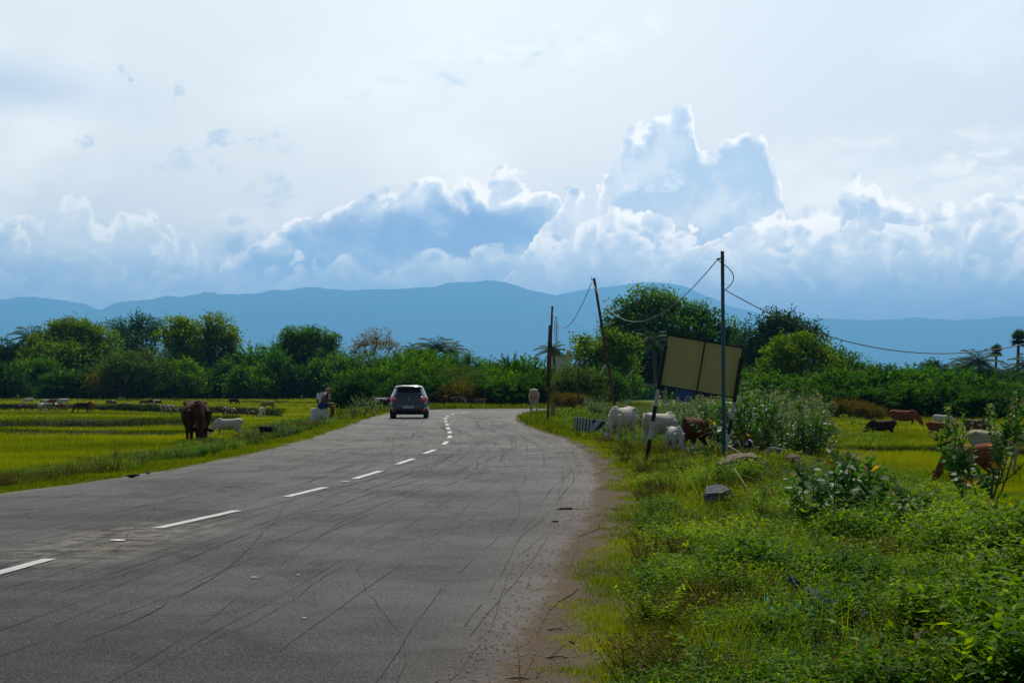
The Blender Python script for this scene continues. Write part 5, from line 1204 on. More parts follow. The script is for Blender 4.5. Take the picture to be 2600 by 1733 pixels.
A('goat', 'goat', 'small black goat lying low among the weeds of the left verge', 680, 66, .46, -10, H_BLACK, 'graze', False)
# goats in the left field: photo x, depth, height, heading, hide, label
GRP = 'goats grazing in the left field'
for px_, Z, h_, hdg, m_, ps, lab in (
    (72, 176, .72, 200, H_GW, 'graze', 'white goat grazing alone, leftmost and farthest in the left field'),
    (106, 172, .66, 100, H_PATCH, 'graze', 'pale brown goat standing at the left of the upper group'),
    (118, 170, .66, 215, H_GW, 'graze', 'white goat with dark shoulder in the upper group'),
    (136, 168, .72, 195, H_RED, 'graze', 'reddish goat between two white ones in the upper group'),
    (160, 166, .82, 210, H_GW, 'graze', 'largest white goat with black rump on the bank'),
    (58, 141, .58, 150, H_PATCH, 'graze', 'brown and white goat at the left end below the bank'),
    (106, 142, .66, 70, H_GW, 'graze', 'white goat seen from behind below the bank'),
    (124, 142, .66, 190, H_SPOT, 'graze', 'mottled pale goat in the lower group below the bank'),
    (140, 141, .66, 80, H_BW, 'graze', 'black and brown goat in the lower group below the bank'),
    (160, 141, .68, 85, H_RED, 'graze', 'reddish goat at the right end of the lower group'),
    (208, 135, .74, 182, H_DARKB, 'graze', 'dark brown goat with pale belly grazing left, right of the group'),
    (230, 140, .80, 92, H_RED, 'graze', 'brown goat seen from behind next to the dark brown one'),
    (282, 160, .72, -20, H_PATCH, 'graze', 'brown and white goat grazing to the right, alone on the bright grass'),
    (366, 172, .64, 215, H_RED, 'graze', 'small brown goat facing away to the left near the far bank'),
    (386, 174, .64, 190, H_DARKB, 'graze', 'dark brown goat behind the black and white one'),
    (397, 173, .64, 5, H_BW, 'graze', 'black and white goat grazing near the brown one'),
    (424, 126, .72, -15, H_SPOT, 'low', 'spotted grey goat left of the big brown cow'),
    (594, 178, .70, -18, H_DARKB, 'graze', 'dark goat grazing on the far bank right of the brown cow'),
    (569, 118, .66, 95, H_BW, 'graze', 'white and black goat seen from behind above the white calf'),
    (588, 113, .70, 70, H_PATCH, 'graze', 'brown goat with a white side next to the white and black one'),
    (636, 118, .44, 10, H_PATCH, 'graze', 'small brown and white goat lying by the bank'),
    (680, 140, .78, 160, H_TAN, 'graze', 'tan goat on the bright grass left of the seated people'),
    (665, 118, .66, 110, H_GW, 'graze', 'pale goat scratching in front of the tan one'),
    (883, 150, .60, 110, H_GW, 'graze', 'white and brown goat behind the weeds right of the seated people'),
    (965, 112, .86, 12, H_BW, 'low', 'black and white goat beside the road left of the car'),
    (981, 114, .80, 60, H_RED, 'low', 'brown goat half hidden by the left side of the car')):
    A('goat', 'goat', lab, px_, Z, h_, hdg, m_, ps, px_ % 2 == 0, GRP if px_ < 900 else None)
GRP = 'goats at the far edge of the road bend'
for px_, h_, hdg, m_, lab in ((1133, .80, 80, H_RED, 'reddish goat at the far edge of the bend, nearest the car'), (1163, .72, 20, H_PATCH, 'brown goat with pale patches in the middle of the far verge'), (1176, .60, 150, H_SPOT, 'pale goat beside the patched one on the far verge'), (1192, .66, -90, H_BLACK, 'black goat with a white face coming towards us on the far verge'), (1218, .66, 170, H_TAN, 'greyish tan goat at the right end of the far verge')):
    A('goat', 'goat', lab, px_, 126.5, h_, hdg, m_, 'low', False, GRP)

# ------------------------------------------------------------------ people seated on the white block
SKIN = plain('skin', (.17,.068,.036), .6, spec=.35, var=.12); SKIN2 = plain('skin_dark', (.055,.026,.017), .6, var=.1)
HAIR = plain('hair', (.006,.005,.005), .7); BLUEC = plain('blue_cloth', (.012,.045,.24), .85); TANC = plain('tan_cloth', (.36,.26,.12), .9, var=.4); WSHIRT = plain('white_shirt', (.62,.68,.72), .85, var=.1); MAROON = plain('maroon_cloth', (.10,.02,.05), .9, var=.5, sc=20); DKC = plain('dark_cloth', (.03,.028,.04), .9)
def person(label, loc, rz, skin, torso_lean, shirt=None, lower=None, headwear=None, head_down=.3, hands='knees', group=None, hair=None):
    """seated at z=0 (seat level), facing +x, feet hanging at -0.55"""
    r = thing('person', label, 'person', loc, rz, group); mb = MB(); t = mb.tube; F = (0, 1, 0)
    l = torso_lean; P3 = lambda d_, y=0.: Vector((math.sin(l)*d_, y, math.cos(l)*d_+.10))
    hip = Vector((0, 0, .10)); chest = P3(.36); neck = P3(.52)+Vector((.03, 0, 0)); 
    t([Vector((-.02, 0, .02)), hip, P3(.18), P3(.30), P3(.42), P3(.49)], [(.14,.10),(.165,.125),(.145,.10),(.17,.115),(.185,.11),(.08,.07)], 16, flat=F)
    t([P3(.46), neck, neck+Vector((.04, 0, .07))], [.065,.052,.05], 10)
    hc = neck+Vector((.06+.05*head_down, 0, .15-.04*head_down)); hd_ = Vector((math.sin(head_down*1.2), 0, -math.cos(head_down*1.2)))
    t([hc-hd_*.105, hc-hd_*.08, hc-hd_*.02, hc+hd_*.05, hc+hd_*.10], [(.03,.035),(.062,.075),(.076,.095),(.066,.082),(.04,.045)], 14, flat=F)
    fw = Vector((-hd_.z, 0, hd_.x)); fw = fw if fw.x > 0 else -fw
    t([hc+fw*.075, hc+fw*.105+hd_*.025], [.014,.018], 6)               # nose
    t([hc+fw*.075+hd_*.06+Vector((0,-.02,0)), hc+fw*.075+hd_*.06+Vector((0,.02,0))], [.012,.012], 6)   # lips
    for s in (-1, 1):
        t([hc+Vector((0, s*.07, 0)), hc+Vector((-.01, s*.095, .0))], [.02,.022], 6)                     # ears
        t([(0, s*.09, .10), (.20, s*.12, .12), (.42, s*.13, .11)], [(.085,.09),(.082,.085),(.058,.06)], 10, flat=F)
        t([(.42, s*.13, .11), (.45, s*.13, -.08), (.43, s*.135, -.25), (.42, s*.135, -.38)], [.058,.056,.045,.032], 10)
        t([(.40, s*.135, -.36), (.44, s*.14, -.41), (.52, s*.145, -.43), (.59, s*.15, -.435)], [(.035,.035),(.042,.04),(.045,.026),(.035,.016)], 8, flat=F)
        sh = P3(.42, s*.19); t([P3(.43, s*.12), sh], [.07,.062], 8)
        if hands == 'knees' or (hands == 'mixed' and s > 0): el = Vector((.20, s*.24, .20)); hnd = Vector((.40, s*.12, .20))
        else: el = Vector((-.10, s*.30, .24)); hnd = Vector((-.10, s*.25, .04))
        t([sh, sh.lerp(el, .5), el], [.058,.05,.042], 8); t([el, el.lerp(hnd, .5), hnd], [.043,.036,.026], 8)
        d_ = (hnd-el).normalized(); sd_ = Vector((0, 1, 0)); palm = hnd+d_*.075
        t([hnd, hnd+d_*.04, palm], [(.024,.018),(.040,.018),(.040,.016)], 8, flat=F)
        for q, (off, ln) in enumerate(((-.030, .062), (-.010, .072), (.011, .068), (.030, .054))):
            f0 = palm-d_*.008+sd_*off; dn = Vector((0, 0, -1)); t([f0, f0+d_*ln*.5+dn*.004, f0+d_*ln*.82+dn*.02, f0+d_*ln*.95+dn*.04], [.0095,.009,.0085,.007], 6)
        f0 = hnd+d_*.03-sd_*s*.034; t([f0, f0-sd_*s*.022+d_*.02, f0-sd_*s*.03+d_*.05-Vector((0, 0, .012))], [.013,.011,.009], 6)
    link(remesh(mb, .0125, 1, [skin], 'body'), 'body', r)
    if lower:
        c = MB()
        c.tube([(-.05,0,.0),(0,0,.09),(.02,0,.20)], [(.185,.15),(.19,.155),(.165,.13)], 16, flat=F)
        for s in (-1, 1): c.tube([(0, s*.09, .10), (.20, s*.12, .12), (.36, s*.13, .115)], [(.11,.115),(.10,.10),(.085,.085)], 12, flat=F)
        link(remesh(c, .02, 2, [lower[1]], lower[0]), lower[0], r)
    if shirt:
        c = MB(); c.tube([(-.02,0,.04), hip, P3(.18), P3(.30), P3(.42), P3(.50)], [(.19,.15),(.185,.15),(.175,.135),(.19,.14),(.205,.135),(.09,.08)], 18, flat=F)
        for s in (-1, 1): sh = P3(.42, s*.19); el = Vector((.20, s*.24, .20)) if hands != 'back' else Vector((-.10, s*.30, .24)); c.tube([P3(.43, s*.10), sh, sh.lerp(el, .55)], [.085,.08,.068], 10)
        link(remesh(c, .02, 2, [shirt], 'shirt'), 'shirt', r)
    c = MB(); 
    if headwear:
        c.tube([hc-hd_*.125, hc-hd_*.09-fw*.01, hc-hd_*.02-fw*.02, hc+hd_*.05-fw*.04, hc+hd_*.10-fw*.05], [(.04,.045),(.085,.10),(.095,.105),(.088,.075),(.05,.04)], 14, flat=F); c.tube([hc-hd_*.05+fw*.06, hc-hd_*.045+fw*.12], [(.05,.02),(.03,.012)], 8, flat=F)
        c.build('head_cloth', headwear, r, True)
    else:
        c.tube([hc-hd_*.120, hc-hd_*.09-fw*.01, hc-hd_*.02-fw*.022, hc+hd_*.045-fw*.035], [(.035,.04),(.072,.085),(.083,.092),(.066,.055)], 14, flat=F); c.build('hair', HAIR, r, True)
    r.scale = (1.15,)*3; return r, P3, neck
WB = plain('white_paint_block', (.78,.76,.82), .7, var=.1, sc=5)
bx_, bZ = fx(811, 91), 91.; bz = gz(bx_, bZ)
mb = MB(); hb_ = EYE-(1036-971)/FPX*bZ-bz
top = [(-.38,-.28),(.38,-.28),(.38,.28),(-.38,.28)]
vs = [(x*1.08-.03, y*1.08, -.15) for x, y in top]+[(x, y, hb_) for x, y in top]
mb.add(vs, [(3,2,1,0),(4,5,6,7),(0,1,5,4),(1,2,6,5),(2,3,7,6),(3,0,4,7)])
o = mb.build('concrete_block', WB); bv = o.modifiers.new('b', 'BEVEL'); bv.width = .025; bv.segments = 2
o.location = (bx_, bZ, bz); o.rotation_euler = (0, 0, R(8)); tag(o, 'white painted concrete block on the left verge that people sit on', 'concrete block')
seat = bz+hb_
r1, P3, nk_ = person('bare chested person in tan head cloth and blue wrap hunched on the white block', (bx_+.10, bZ-.12, seat), R(-8), SKIN, .42, None, ('wrap_cloth', BLUEC), TANC, .55, 'knees')
c = MB(); c.tube([P3(.44, -.10)+Vector((.09,0,.05)), P3(.36, -.06)+Vector((.14,0,0)), P3(.22, -.04)+Vector((.17,0,0))], [(.05,.02),(.055,.02),(.04,.015)], 8); c.build('shoulder_cloth', MAROON, r1, True)
person('person with black hair in a white shirt, sitting behind the bare chested one', (bx_+.17, bZ+.17, seat+.04), R(98), SKIN2, .12, WSHIRT, ('trousers', DKC), None, .1, 'knees')
# ------------------------------------------------------------------ the car
def mat_simple(name, c, rough, metal=0., spec=.5, coat=0., emit=None):
    m, h = newmat(name); p = h.new('ShaderNodeBsdfPrincipled'); p.inputs['Base Color'].default_value = c+(1,)
    p.inputs['Roughness'].default_value = rough; p.inputs['Metallic'].default_value = metal; p.inputs['Specular IOR Level'].default_value = spec; p.inputs['Coat Weight'].default_value = coat
    finish(h, p.outputs[0]); return m
PAINT = mat_simple('grey_brown_paint', (.075,.072,.070), .30, .65, .5, .8); GLASS = mat_simple('tinted_glass', (.012,.018,.028), .06, 0, .9)
BLACKP = mat_simple('black_plastic', (.012,.012,.013), .55); REDL = mat_simple('red_lamp', (.75,.012,.012), .3, 0, .6); WLAMP = mat_simple('clear_lamp', (.75,.68,.68), .2)
PLATE = mat_simple('plate', (.75,.80,.86), .5); TYRE = mat_simple('tyre', (.012,.012,.012), .85); RIM = mat_simple('alloy', (.35,.36,.38), .35, .9); CHR = mat_simple('chrome', (.6,.62,.65), .2, 1.); INK = mat_simple('plate_ink', (.01,.01,.012), .6)
car = thing('car', 'grey brown hatchback seen from behind driving away on the left lane', 'car', onground(1037, 88.3), R(1.2))
CL = [(.24,.74,.16,3.80),(.32,.83,.05,3.92),(.45,.860,.0,3.99),(.60,.872,.0,3.97),(.75,.868,.03,3.90),(.88,.855,.05,3.70),(.97,.835,.07,3.35),(1.02,.80,.11,3.05),(1.12,.755,.22,2.85),(1.25,.70,.34,2.62),(1.37,.645,.44,2.40),(1.45,.59,.47,2.22),(1.485,.50,.52,2.08),(1.505,.30,.66,1.9)]
CZ = [c[0] for c in CL]
def cs(z): return [float(np.interp(z, CZ, [c[i] for c in CL])) for i in (1, 2, 3)]
def ringpt(z, th, off=0.):
    hw, yr, yf = cs(z); n = 5.; c, s_ = math.cos(th), math.sin(th); e = 2/n
    return Vector(((hw+off)*math.copysign(abs(c)**e, c), (yr+yf)/2+((yf-yr)/2+off)*math.copysign(abs(s_)**e, s_), z))
def rearpt(x, z, off=0.):
    hw, yr, yf = cs(z); hw += off; hl = (yf-yr)/2+off; q = min(.999, abs(x)/hw)
    return Vector((x, (yr+yf)/2-hl*(1-q**5)**.2, z))
mb = MB(); NR = 56; zz_ = []
for a_, b_ in zip(CZ[:-1], CZ[1:]): zz_ += [a_, (a_+b_)/2]
zz_.append(CZ[-1])
vs = [ringpt(z, 2*math.pi*k/NR) for z in zz_ for k in range(NR)]
fs = [(i*NR+k, i*NR+(k+1) % NR, (i+1)*NR+(k+1) % NR, (i+1)*NR+k) for i in range(len(zz_)-1) for k in range(NR)]
fs += [tuple(reversed(range(NR))), tuple((len(zz_)-1)*NR+k for k in range(NR))]
mb.add(vs, fs)
body = mb.build('body', PAINT, car, True)
def rpatch(name, zs, xf, mat, off=.004, nx_=14, parent=None, thick=None):
    mb = MB(); vs = []
    for z in zs:
        x0, x1 = xf(z)
        for k in range(nx_+1): vs.append(rearpt(x0+(x1-x0)*k/nx_, z, off))
    mb.add(vs, [(i*(nx_+1)+k, i*(nx_+1)+k+1, (i+1)*(nx_+1)+k+1, (i+1)*(nx_+1)+k) for i in range(len(zs)-1) for k in range(nx_)])
    o = mb.build(name, mat, parent or car, True); s_ = o.modifiers.new('s', 'SOLIDIFY'); s_.thickness = .012; s_.offset = 0; return o
rpatch('rear_window', np.linspace(1.035, 1.35, 8), lambda z: (-cs(z)[0]+.10, cs(z)[0]-.10), GLASS, .004)
mb = MB()
vs = []
for x in np.linspace(-.60, .60, 13):
    q = abs(x)/.6; z = 1.43-.05*q**3
    vs += [(x, .30+.10*q*q, z-.055), (x, .22+.10*q*q, z-.005), (x, .30+.10*q*q, z+.03), (x, .62, z+.055)]
mb.add(vs, [(i*4+j, i*4+(j+1) % 4, (i+1)*4+(j+1) % 4, (i+1)*4+j) for i in range(12) for j in range(4)]+[(3,2,1,0),(48,49,50,51)])
mb.build('spoiler', PAINT, car, True)
mb = MB(); mb.box((0, .315, 1.385), (1.08, .03, .05)); mb.build('spoiler_underside', BLACKP, car)
for s_ in (-1, 1):
    o = rpatch('tail_light', np.linspace(.775, 1.0, 7), lambda z: tuple(sorted((s_*(.50+.06*(z-.775)/.225), s_*(min(.835, cs(z)[0]-.006)-.03*abs(z-.89)/.1)))), REDL, .010, 10)
    rpatch('reversing_lens', (.875, .905, .935), lambda z: tuple(sorted((s_*.56, s_*.70))), WLAMP, .018, 4, o)
    rpatch('reflector', (.405, .425, .445), lambda z: tuple(sorted((s_*.52, s_*.76))), REDL, .008, 4)
    mb = MB(); c = Vector((s_*.90, 1.95, 1.03)); mb.tube([Vector((s_*.76, 1.95, 1.0)), Vector((s_*.86, 1.95, 1.01))], [.03, .03], 6); mb.box(c, (.20, .12, .145), 0, .03)
    mb.build('side_mirror', BLACKP, car, True)
    mb = MB()       # side windows
    vs = []
    zs = np.linspace(1.04, 1.36, 4); ys_ = np.linspace(.75, 2.45, 10)
    for z in zs:
        for y in ys_:
            hw, yr, yf = cs(z); yc = (yr+yf)/2; hl = (yf-yr)/2; yy_ = yc+(y-1.6)/.95*hl*.92; vs.append((s_*(hw*(1-min(.99, abs(yy_-yc)/hl)**5)**.2+.004), yy_, z))
    mb.add(vs, [(i*10+k, i*10+k+1, (i+1)*10+k+1, (i+1)*10+k) for i in range(3) for k in range(9)]); mb.build('side_window', GLASS, car, True)
rpatch('lower_bumper', np.linspace(.24, .40, 5), lambda z: (-.70+.10*(z-.24)/.16, .70-.10*(z-.24)/.16), BLACKP, .008)
rpatch('bumper_crease', (.455, .47, .50), lambda z: (-.80, .80), PAINT, .012)
rpatch('tailgate_seam', (.715, .722), lambda z: (-.52, .52), BLACKP, .004)
mb = MB(); mb.box((0, -.022, .53), (.56, .02, .135), 0, .008); pl_ = mb.build('number_plate', BLACKP, car)
mb = MB(); mb.box((0, -.035, .53), (.50, .012, .11), 0, .004); mb.build('plate_face', PLATE, pl_)
def text(s, size, loc, rot, mat, parent, name, ext=.003):
    c = bpy.data.curves.new('t', 'FONT'); c.body = s; c.size = size; c.extrude = ext; c.align_x = 'CENTER'; c.align_y = 'CENTER'
    o = bpy.data.objects.new('t', c); COL.objects.link(o); dg = bpy.context.evaluated_depsgraph_get(); dg.update()
    me = bpy.data.meshes.new_from_object(o.evaluated_get(dg)); bpy.data.objects.remove(o); me.materials.clear(); me.materials.append(mat)
    return link(me, name, parent, loc, rot)
text('TN92 F 3722', .085, (0, -.045, .53), (R(90), 0, 0), INK, pl_, 'plate_lettering')
text('S', .13, (0, .03, .875), (R(90), 0, 0), CHR, car, 'badge', .01)
mb = MB(); mb.tube([(-.02, .14, 1.035), (-.18, .155, 1.07), (-.38, .155, 1.075)], [.012, .014, .008], 6); mb.build('wiper', BLACKP, car)
mb = MB(); mb.tube([(0, .75, 1.505), (0, .70, 1.53), (0, .62, 1.58)], [.02, .012, .004], 6); mb.build('roof_antenna', BLACKP, car)
mb = MB(); mb.box((0, 2.0, .27), (1.35, 3.3, .16)); mb.tube([(.35, .12, .22), (.35, .5, .22)], [.03, .03], 8); mb.build('underbody', BLACKP, car)
for x in (-.745, .745):
    for y in (.68, 3.18):
        w_ = MB(); prof = [(.17, .0), (.27, -.0), (.30, .02), (.31, .05), (.31, .135), (.30, .165), (.27, .185), (.17, .185)]
        vs = []; n_ = 28
        for k in range(n_):
            a_ = 2*math.pi*k/n_
            for r_, o_ in prof: vs.append((x+(o_-.0925), y+r_*math.cos(a_), .31+r_*math.sin(a_)))
        m_ = len(prof); w_.add(vs, [(k*m_+j, k*m_+(j+1) % m_, ((k+1) % n_)*m_+(j+1) % m_, ((k+1) % n_)*m_+j) for k in range(n_) for j in range(m_)])
        wh = w_.build('wheel', TYRE, car, True)
        q = MB(); q.tube([(x-.07, y, .31), (x+.07, y, .31)], [.175, .175], 20); q.build('rim', RIM, wh)


# ------------------------------------------------------------------ signboard
BLK = plain('black_paint', (.018,.018,.018), .6, var=.5, sc=14); WHT = plain('white_paint', (.50,.53,.55), .6, var=.12, sc=9)
bdm, h = newmat('board_olive'); t_ = h.new('ShaderNodeTexCoord').outputs['Object']
n1_ = h.noise(t_, 2.2, 5, .6); n2_ = h.noise(t_, 40, 3, .6)
cc = h.mix(n1_, (.40,.38,.17,1), (.50,.48,.23,1)); cc = h.mix(h.ss(n2_, .66, .72), cc, (.10,.09,.05,1)); st_ = h.new('ShaderNodeMapping'); h.put(st_.inputs[0], t_); st_.inputs['Scale'].default_value = (9, 1, .7)
cc = h.mix(h.m('MULTIPLY', h.ss(h.noise(st_.outputs[0], 2.0, 5, .7), .56, .70), .55), cc, (.16,.11,.05,1))
p = h.new('ShaderNodeBsdfPrincipled'); h.put(p.inputs['Base Color'], cc); p.inputs['Roughness'].default_value = .6
tr = h.new('ShaderNodeBsdfTranslucent'); h.put(tr.inputs[0], cc); x_ = h.new('ShaderNodeMixShader'); x_.inputs[0].default_value = .22
h.l.new(p.outputs[0], x_.inputs[1]); h.l.new(tr.outputs[0], x_.inputs[2]); finish(h, x_.outputs[0])
SZ = 39.6; foot = onground(1638.7, SZ); foot.z = EYE-(1180-971)/FPX*SZ
sg = thing('signboard', 'tilted blank olive signboard on two black and white striped posts', 'signboard', foot); sg.rotation_euler = (0, R(9.6), 0); sg.scale = (SZ/44,)*3
bands = [(-.4, .575, BLK), (.575, .975, WHT), (.975, 1.32, BLK), (1.32, 1.69, WHT), (1.69, 2.68, BLK)]
for u0 in (0., 1.70):
    mb = MB(); ms = [BLK, WHT]
    for z0, z1, m_ in bands:
        mb.cur = 0 if m_ is BLK else 1; mb.box((u0, 0, (z0+z1)/2), (.082, .05, z1-z0))
    mb.build('post', ms, sg)
mb = MB(); mb.box((.852, .043, 2.352), (1.66, .006, 1.11)); mb.build('panel', bdm, sg)
mb = MB()
for c_, d_ in (((.852, .045, 2.915), (1.72, .035, .03)), ((.852, .045, 1.79), (1.72, .035, .03)), ((.008, .045, 2.352), (.03, .034, 1.12)), ((1.70, .045, 2.352), (.03, .034, 1.12)), ((.852, .028, 2.352), (.028, .026, 1.10))): mb.box(c_, d_)
mb.build('frame', BLK, sg)

# ------------------------------------------------------------------ poles and wires
rust, h = newmat('rusty_steel'); t_ = h.new('ShaderNodeTexCoord').outputs['Object']; n_ = h.noise(t_, 4, 6, .7)
cc = h.ramp(n_, [(.3, (.05,.028,.018,1)), (.55, (.13,.06,.035,1)), (.75, (.22,.13,.08,1))]); p = h.new('ShaderNodeBsdfPrincipled'); h.put(p.inputs['Base Color'], cc); p.inputs['Roughness'].default_value = .85; finish(h, p.outputs[0])
blu, h = newmat('blue_paint_rusting'); t_ = h.new('ShaderNodeTexCoord').outputs['Object']; n_ = h.noise(t_, 2.2, 6, .75); s_ = h.new('ShaderNodeSeparateXYZ'); h.put(s_.inputs[0], t_)
cc = h.mix(h.ss(n_, .50, .60), (.02,.115,.21,1), (.13,.09,.05,1)); cc = h.mix(h.ss(s_.outputs[2], 3.2, 3.9), cc, (.045,.04,.04,1))
p = h.new('ShaderNodeBsdfPrincipled'); h.put(p.inputs['Base Color'], cc); p.inputs['Roughness'].default_value = .6; finish(h, p.outputs[0])
DW = mat_simple('dark_wire', (.03,.03,.035), .5)
def pole(label, b, t, Z, r, mat, cat='pole', name='steel_pole', extra=None):
    B, T_ = at(*b, Z), at(*t, Z); e = thing(name, label, cat, B); d_ = T_-B
    mb = MB(); mb.tube([-d_*.04, d_*.33, d_*.66, d_], [r, r*.97, r*.93, r*.9], 14); mb.build('shaft', mat, e, True)
    if extra: extra(e, B, T_)
    return B, T_
def ins1(e, B, T_):
    mb = MB(); d_ = T_-B
    mb.tube([d_+Vector((0, 0, -.13)), d_+Vector((-.11, 0, -.16))], [.015, .02], 8); mb.build('bracket', BLK, e)
    mb = MB(); pts = []
    for t in np.linspace(0, 1, 18): pts.append(d_+Vector((-.10+.30*math.sin(t*math.pi*.86)*1.0+.02*t, -.06, -.17-.58*t)))
    mb.tube(pts, .009, 5); mb.build('looped_cable', DW, e)
P1b, P1t = pole('blue rusting steel pole standing in front of the signboard', (1838.5, 1172), (1834.3, 637.5), 38.5, .039, blu, extra=ins1)
def ins2(e, B, T_):
    mb = MB(); d_ = T_-B; mb.tube([d_+Vector((.02, 0, -.10)), d_+Vector((-.08, 0, -.05)), d_+Vector((-.085, 0, .03))], [.014, .014, .012], 6); mb.build('hook', DW, e)
P2b, P2t = pole('leaning rusty pole rising behind the left white cow', (1577, 1130), (1508.5, 705.6), 65, .048, rust, extra=ins2)
def ins3(e, B, T_):
    mb = MB(); d_ = T_-B; mb.tube([d_*.30+Vector((-.10, 0, 0)), d_*.835+Vector((-.085, 0, 0))], [.05, .05], 10); mb.build('lower_sleeve', rust, e, True)
P3b, P3t = pole('thin rusty pole beside the buff cow at the bend', (1390.5, 1070), (1402.5, 777), 89, .055, rust, extra=ins3)
P4b, P4t = pole('slim brown pole in front of the large round bush', (1467, 1042), (1470, 912), 112, .05, rust)
P5b, P5t = pole('slim teal pole left of the teal building', (1534.6, 1008), (1536.8, 925), 150, .05, plain('teal_paint', (.03,.16,.15), .7))
P6b, P6t = pole('short thin pole in front of the teal building', (1605, 1000), (1607.2, 938), 160, .05, rust)
P7b, P7t = pole('pole at the far right that carries the long hanging wire', (2790, 1120), (2790, 700), 38.5, .045, rust)
def wire(label, a, b, sag, r, col, n=26, skew=0.):
    mb = MB(); pts = []
    for t in np.linspace(0, 1, n): p_ = a.lerp(b, t); p_.z -= 4*sag*t*(1-t)*(1+skew*(t-.5)); pts.append(p_)
    o = Vector(a); me = MB(); me.tube([p_-o for p_ in pts], r, 5); q = me.build('overhead_wire', col, None, True); q.location = o; tag(q, label, 'wire')
wc = plain('grey_wire', (.16,.16,.16), .6); 
wire('wire sagging between the blue pole and the leaning rusty pole', P1t+Vector((-.10, 0, -.17)), P2t+Vector((-.06, 0, -.12)), 1.25, .010, wc, skew=.3)
wire('wire hanging between the leaning rusty pole and the thin rusty pole', P2t+Vector((-.08, 0, -.15)), P3t+Vector((0, 0, -.25)), 1.0, .012, wc, skew=.5)
wire('long thick wire drooping from the blue pole to the right edge', P1t+Vector((.04, 0, -.74)), P7t+Vector((0, 0, -.85)), .92, .010, DW)
wire('thin wire between the slim brown pole and the slim teal pole', P4t, P5t, 1.0, .014, wc)
wire('thin wire between the slim teal pole and the pole by the teal building', P5t, P6t, .9, .014, wc)

# ------------------------------------------------------------------ striped parapet of the culvert
Zp = 66.
LIL = plain('faded_white_paint', (.46,.45,.60), .7); GRYP = plain('weathered_black_paint', (.13,.12,.11), .8, var=.4)
pw = thing('parapet_wall', 'low black and white striped culvert wall at the right verge', 'wall', at(1496, 1091, Zp))
def pp(x, y): return ((1430+x/18.1-1495)/FPX*Zp, (1098-(1040+y/18.1))/FPX*Zp)
def topy(x): return 440+(x-510)*.133
def boty(x): return 1045
mb = MB(); mb.cur = 0
def quadp(x0, x1, cur, sl=68):
    mb.cur = cur; mb.prism([pp(x0, topy(x0)), pp(x1, topy(x1)), pp(x1-sl, 1130), pp(x0-sl, 1130)], -.09, .09)
eds_ = [505, 545, 620, 690, 755, 815, 885, 945, 1020, 1095, 1180, 1245, 1340]
for k, (a_, b_) in enumerate(zip(eds_[:-1], eds_[1:])): quadp(a_, b_, [3, 0][k % 2] if k else 3)
mb.cur = 1; mb.prism([pp(1340, topy(1340)), pp(1550, topy(1550)), pp(1283, 830)], -.09, .09)
mb.cur = 2; mb.prism([pp(1550, topy(1550)), pp(1800, topy(1800)), pp(1430, 1000), pp(1300, 1130), pp(1272, 1130), pp(1283, 830)], -.09, .09)
mb.cur = 1; mb.prism([pp(1800, topy(1800)), pp(1865, 640), pp(1890, 720), pp(1870, 780), pp(1620, 1020), pp(1510, 1130), pp(1300, 1130), pp(1430, 1000)], -.09, .09)
mb.cur = 0; mb.prism([pp(1870, 780), pp(1875, 850), pp(1600, 1130), pp(1510, 1130), pp(1620, 1020)], -.09, .09)
mb.build('wall', [WHT, BLK, LIL, GRYP], pw)
# milestones
tanp = plain('tan_stone', (.34,.20,.10), .85)
mb = MB(); mb.box((0, 0, .12), (.20, .12, .84), 0, .03); o = mb.build('marker_stone', tanp); o.location = at(1404, 1050, 95); tag(o, 'tan marker stone just right of the thin rusty pole', 'marker stone')
mb = MB()
for k in range(3): mb.cur = k % 2; mb.box((-.07+.07*k, 0, .25), (.045, .1, .9))
mb.cur = 0; mb.box((0, 0, .10), (.24, .06, .08)); mb.box((0, 0, .62), (.24, .06, .05)); o = mb.build('guard_stone', [BLK, WHT]); o.location = at(1686, 1040, 118); tag(o, 'small black and white guard post beyond the scrub by the far road', 'guard post')

# ------------------------------------------------------------------ buildings
CONC = plain('limewash', (.50,.52,.56), .8, var=.15, sc=.6); MAR = plain('maroon_paint', (.11,.03,.03), .8); TEAL = plain('teal_wall', (.02,.20,.17), .8, var=.2, sc=.5); BLU = plain('blue_door', (.02,.08,.30), .7); REDM = plain('red_hoarding', (.22,.012,.012), .7); GRN = plain('green_cloth', (.02,.20,.06), .8); ROOF = plain('roof_slab', (.16,.15,.14), .9)
def bld(name, label, px0, px1, top, Z, depth, mat, roof=ROOF, over=.3):
    X0, X1 = fx(px0, Z), fx(px1, Z); H = EYE-(top-971)/FPX*Z; zb = gz((X0+X1)/2, Z)-.2
    r = thing(name, label, 'building', ((X0+X1)/2, Z, zb)); w = X1-X0; H -= zb
    mb = MB(); mb.box((0, depth/2, H/2), (w, depth, H)); mb.build('wall', mat, r)
    mb = MB(); mb.box((0, depth/2, H+.08), (w+over, depth+over, .16)); rf = mb.build('roof', roof, r)
    return r, w, H, rf
r, w, H, rf = bld('flat_roofed_house', 'flat roofed whitewashed house with a water tank behind the rusty pole', 1398, 1452, 903, 262, 6, CONC, MAR, .3)
mb = MB(); mb.box((-w*.28, .2, H+.45), (w*.42, 5, .5)); mb.build('parapet', MAR, r)
mb = MB(); mb.tube([(-w*.34, 1.5, H+.7), (-w*.34, 1.5, H+1.25), (-w*.34, 1.5, H+1.38)], [.33, .33, .15], 16); mb.build('water_tank', WHT, r, True)
mb = MB(); mb.tube([(w*.36, 1.5, H+.1), (w*.36, 1.5, H+.6), (w*.36, 1.5, H+.7)], [.32, .32, .12], 16); mb.build('water_tank', WHT, r, True)
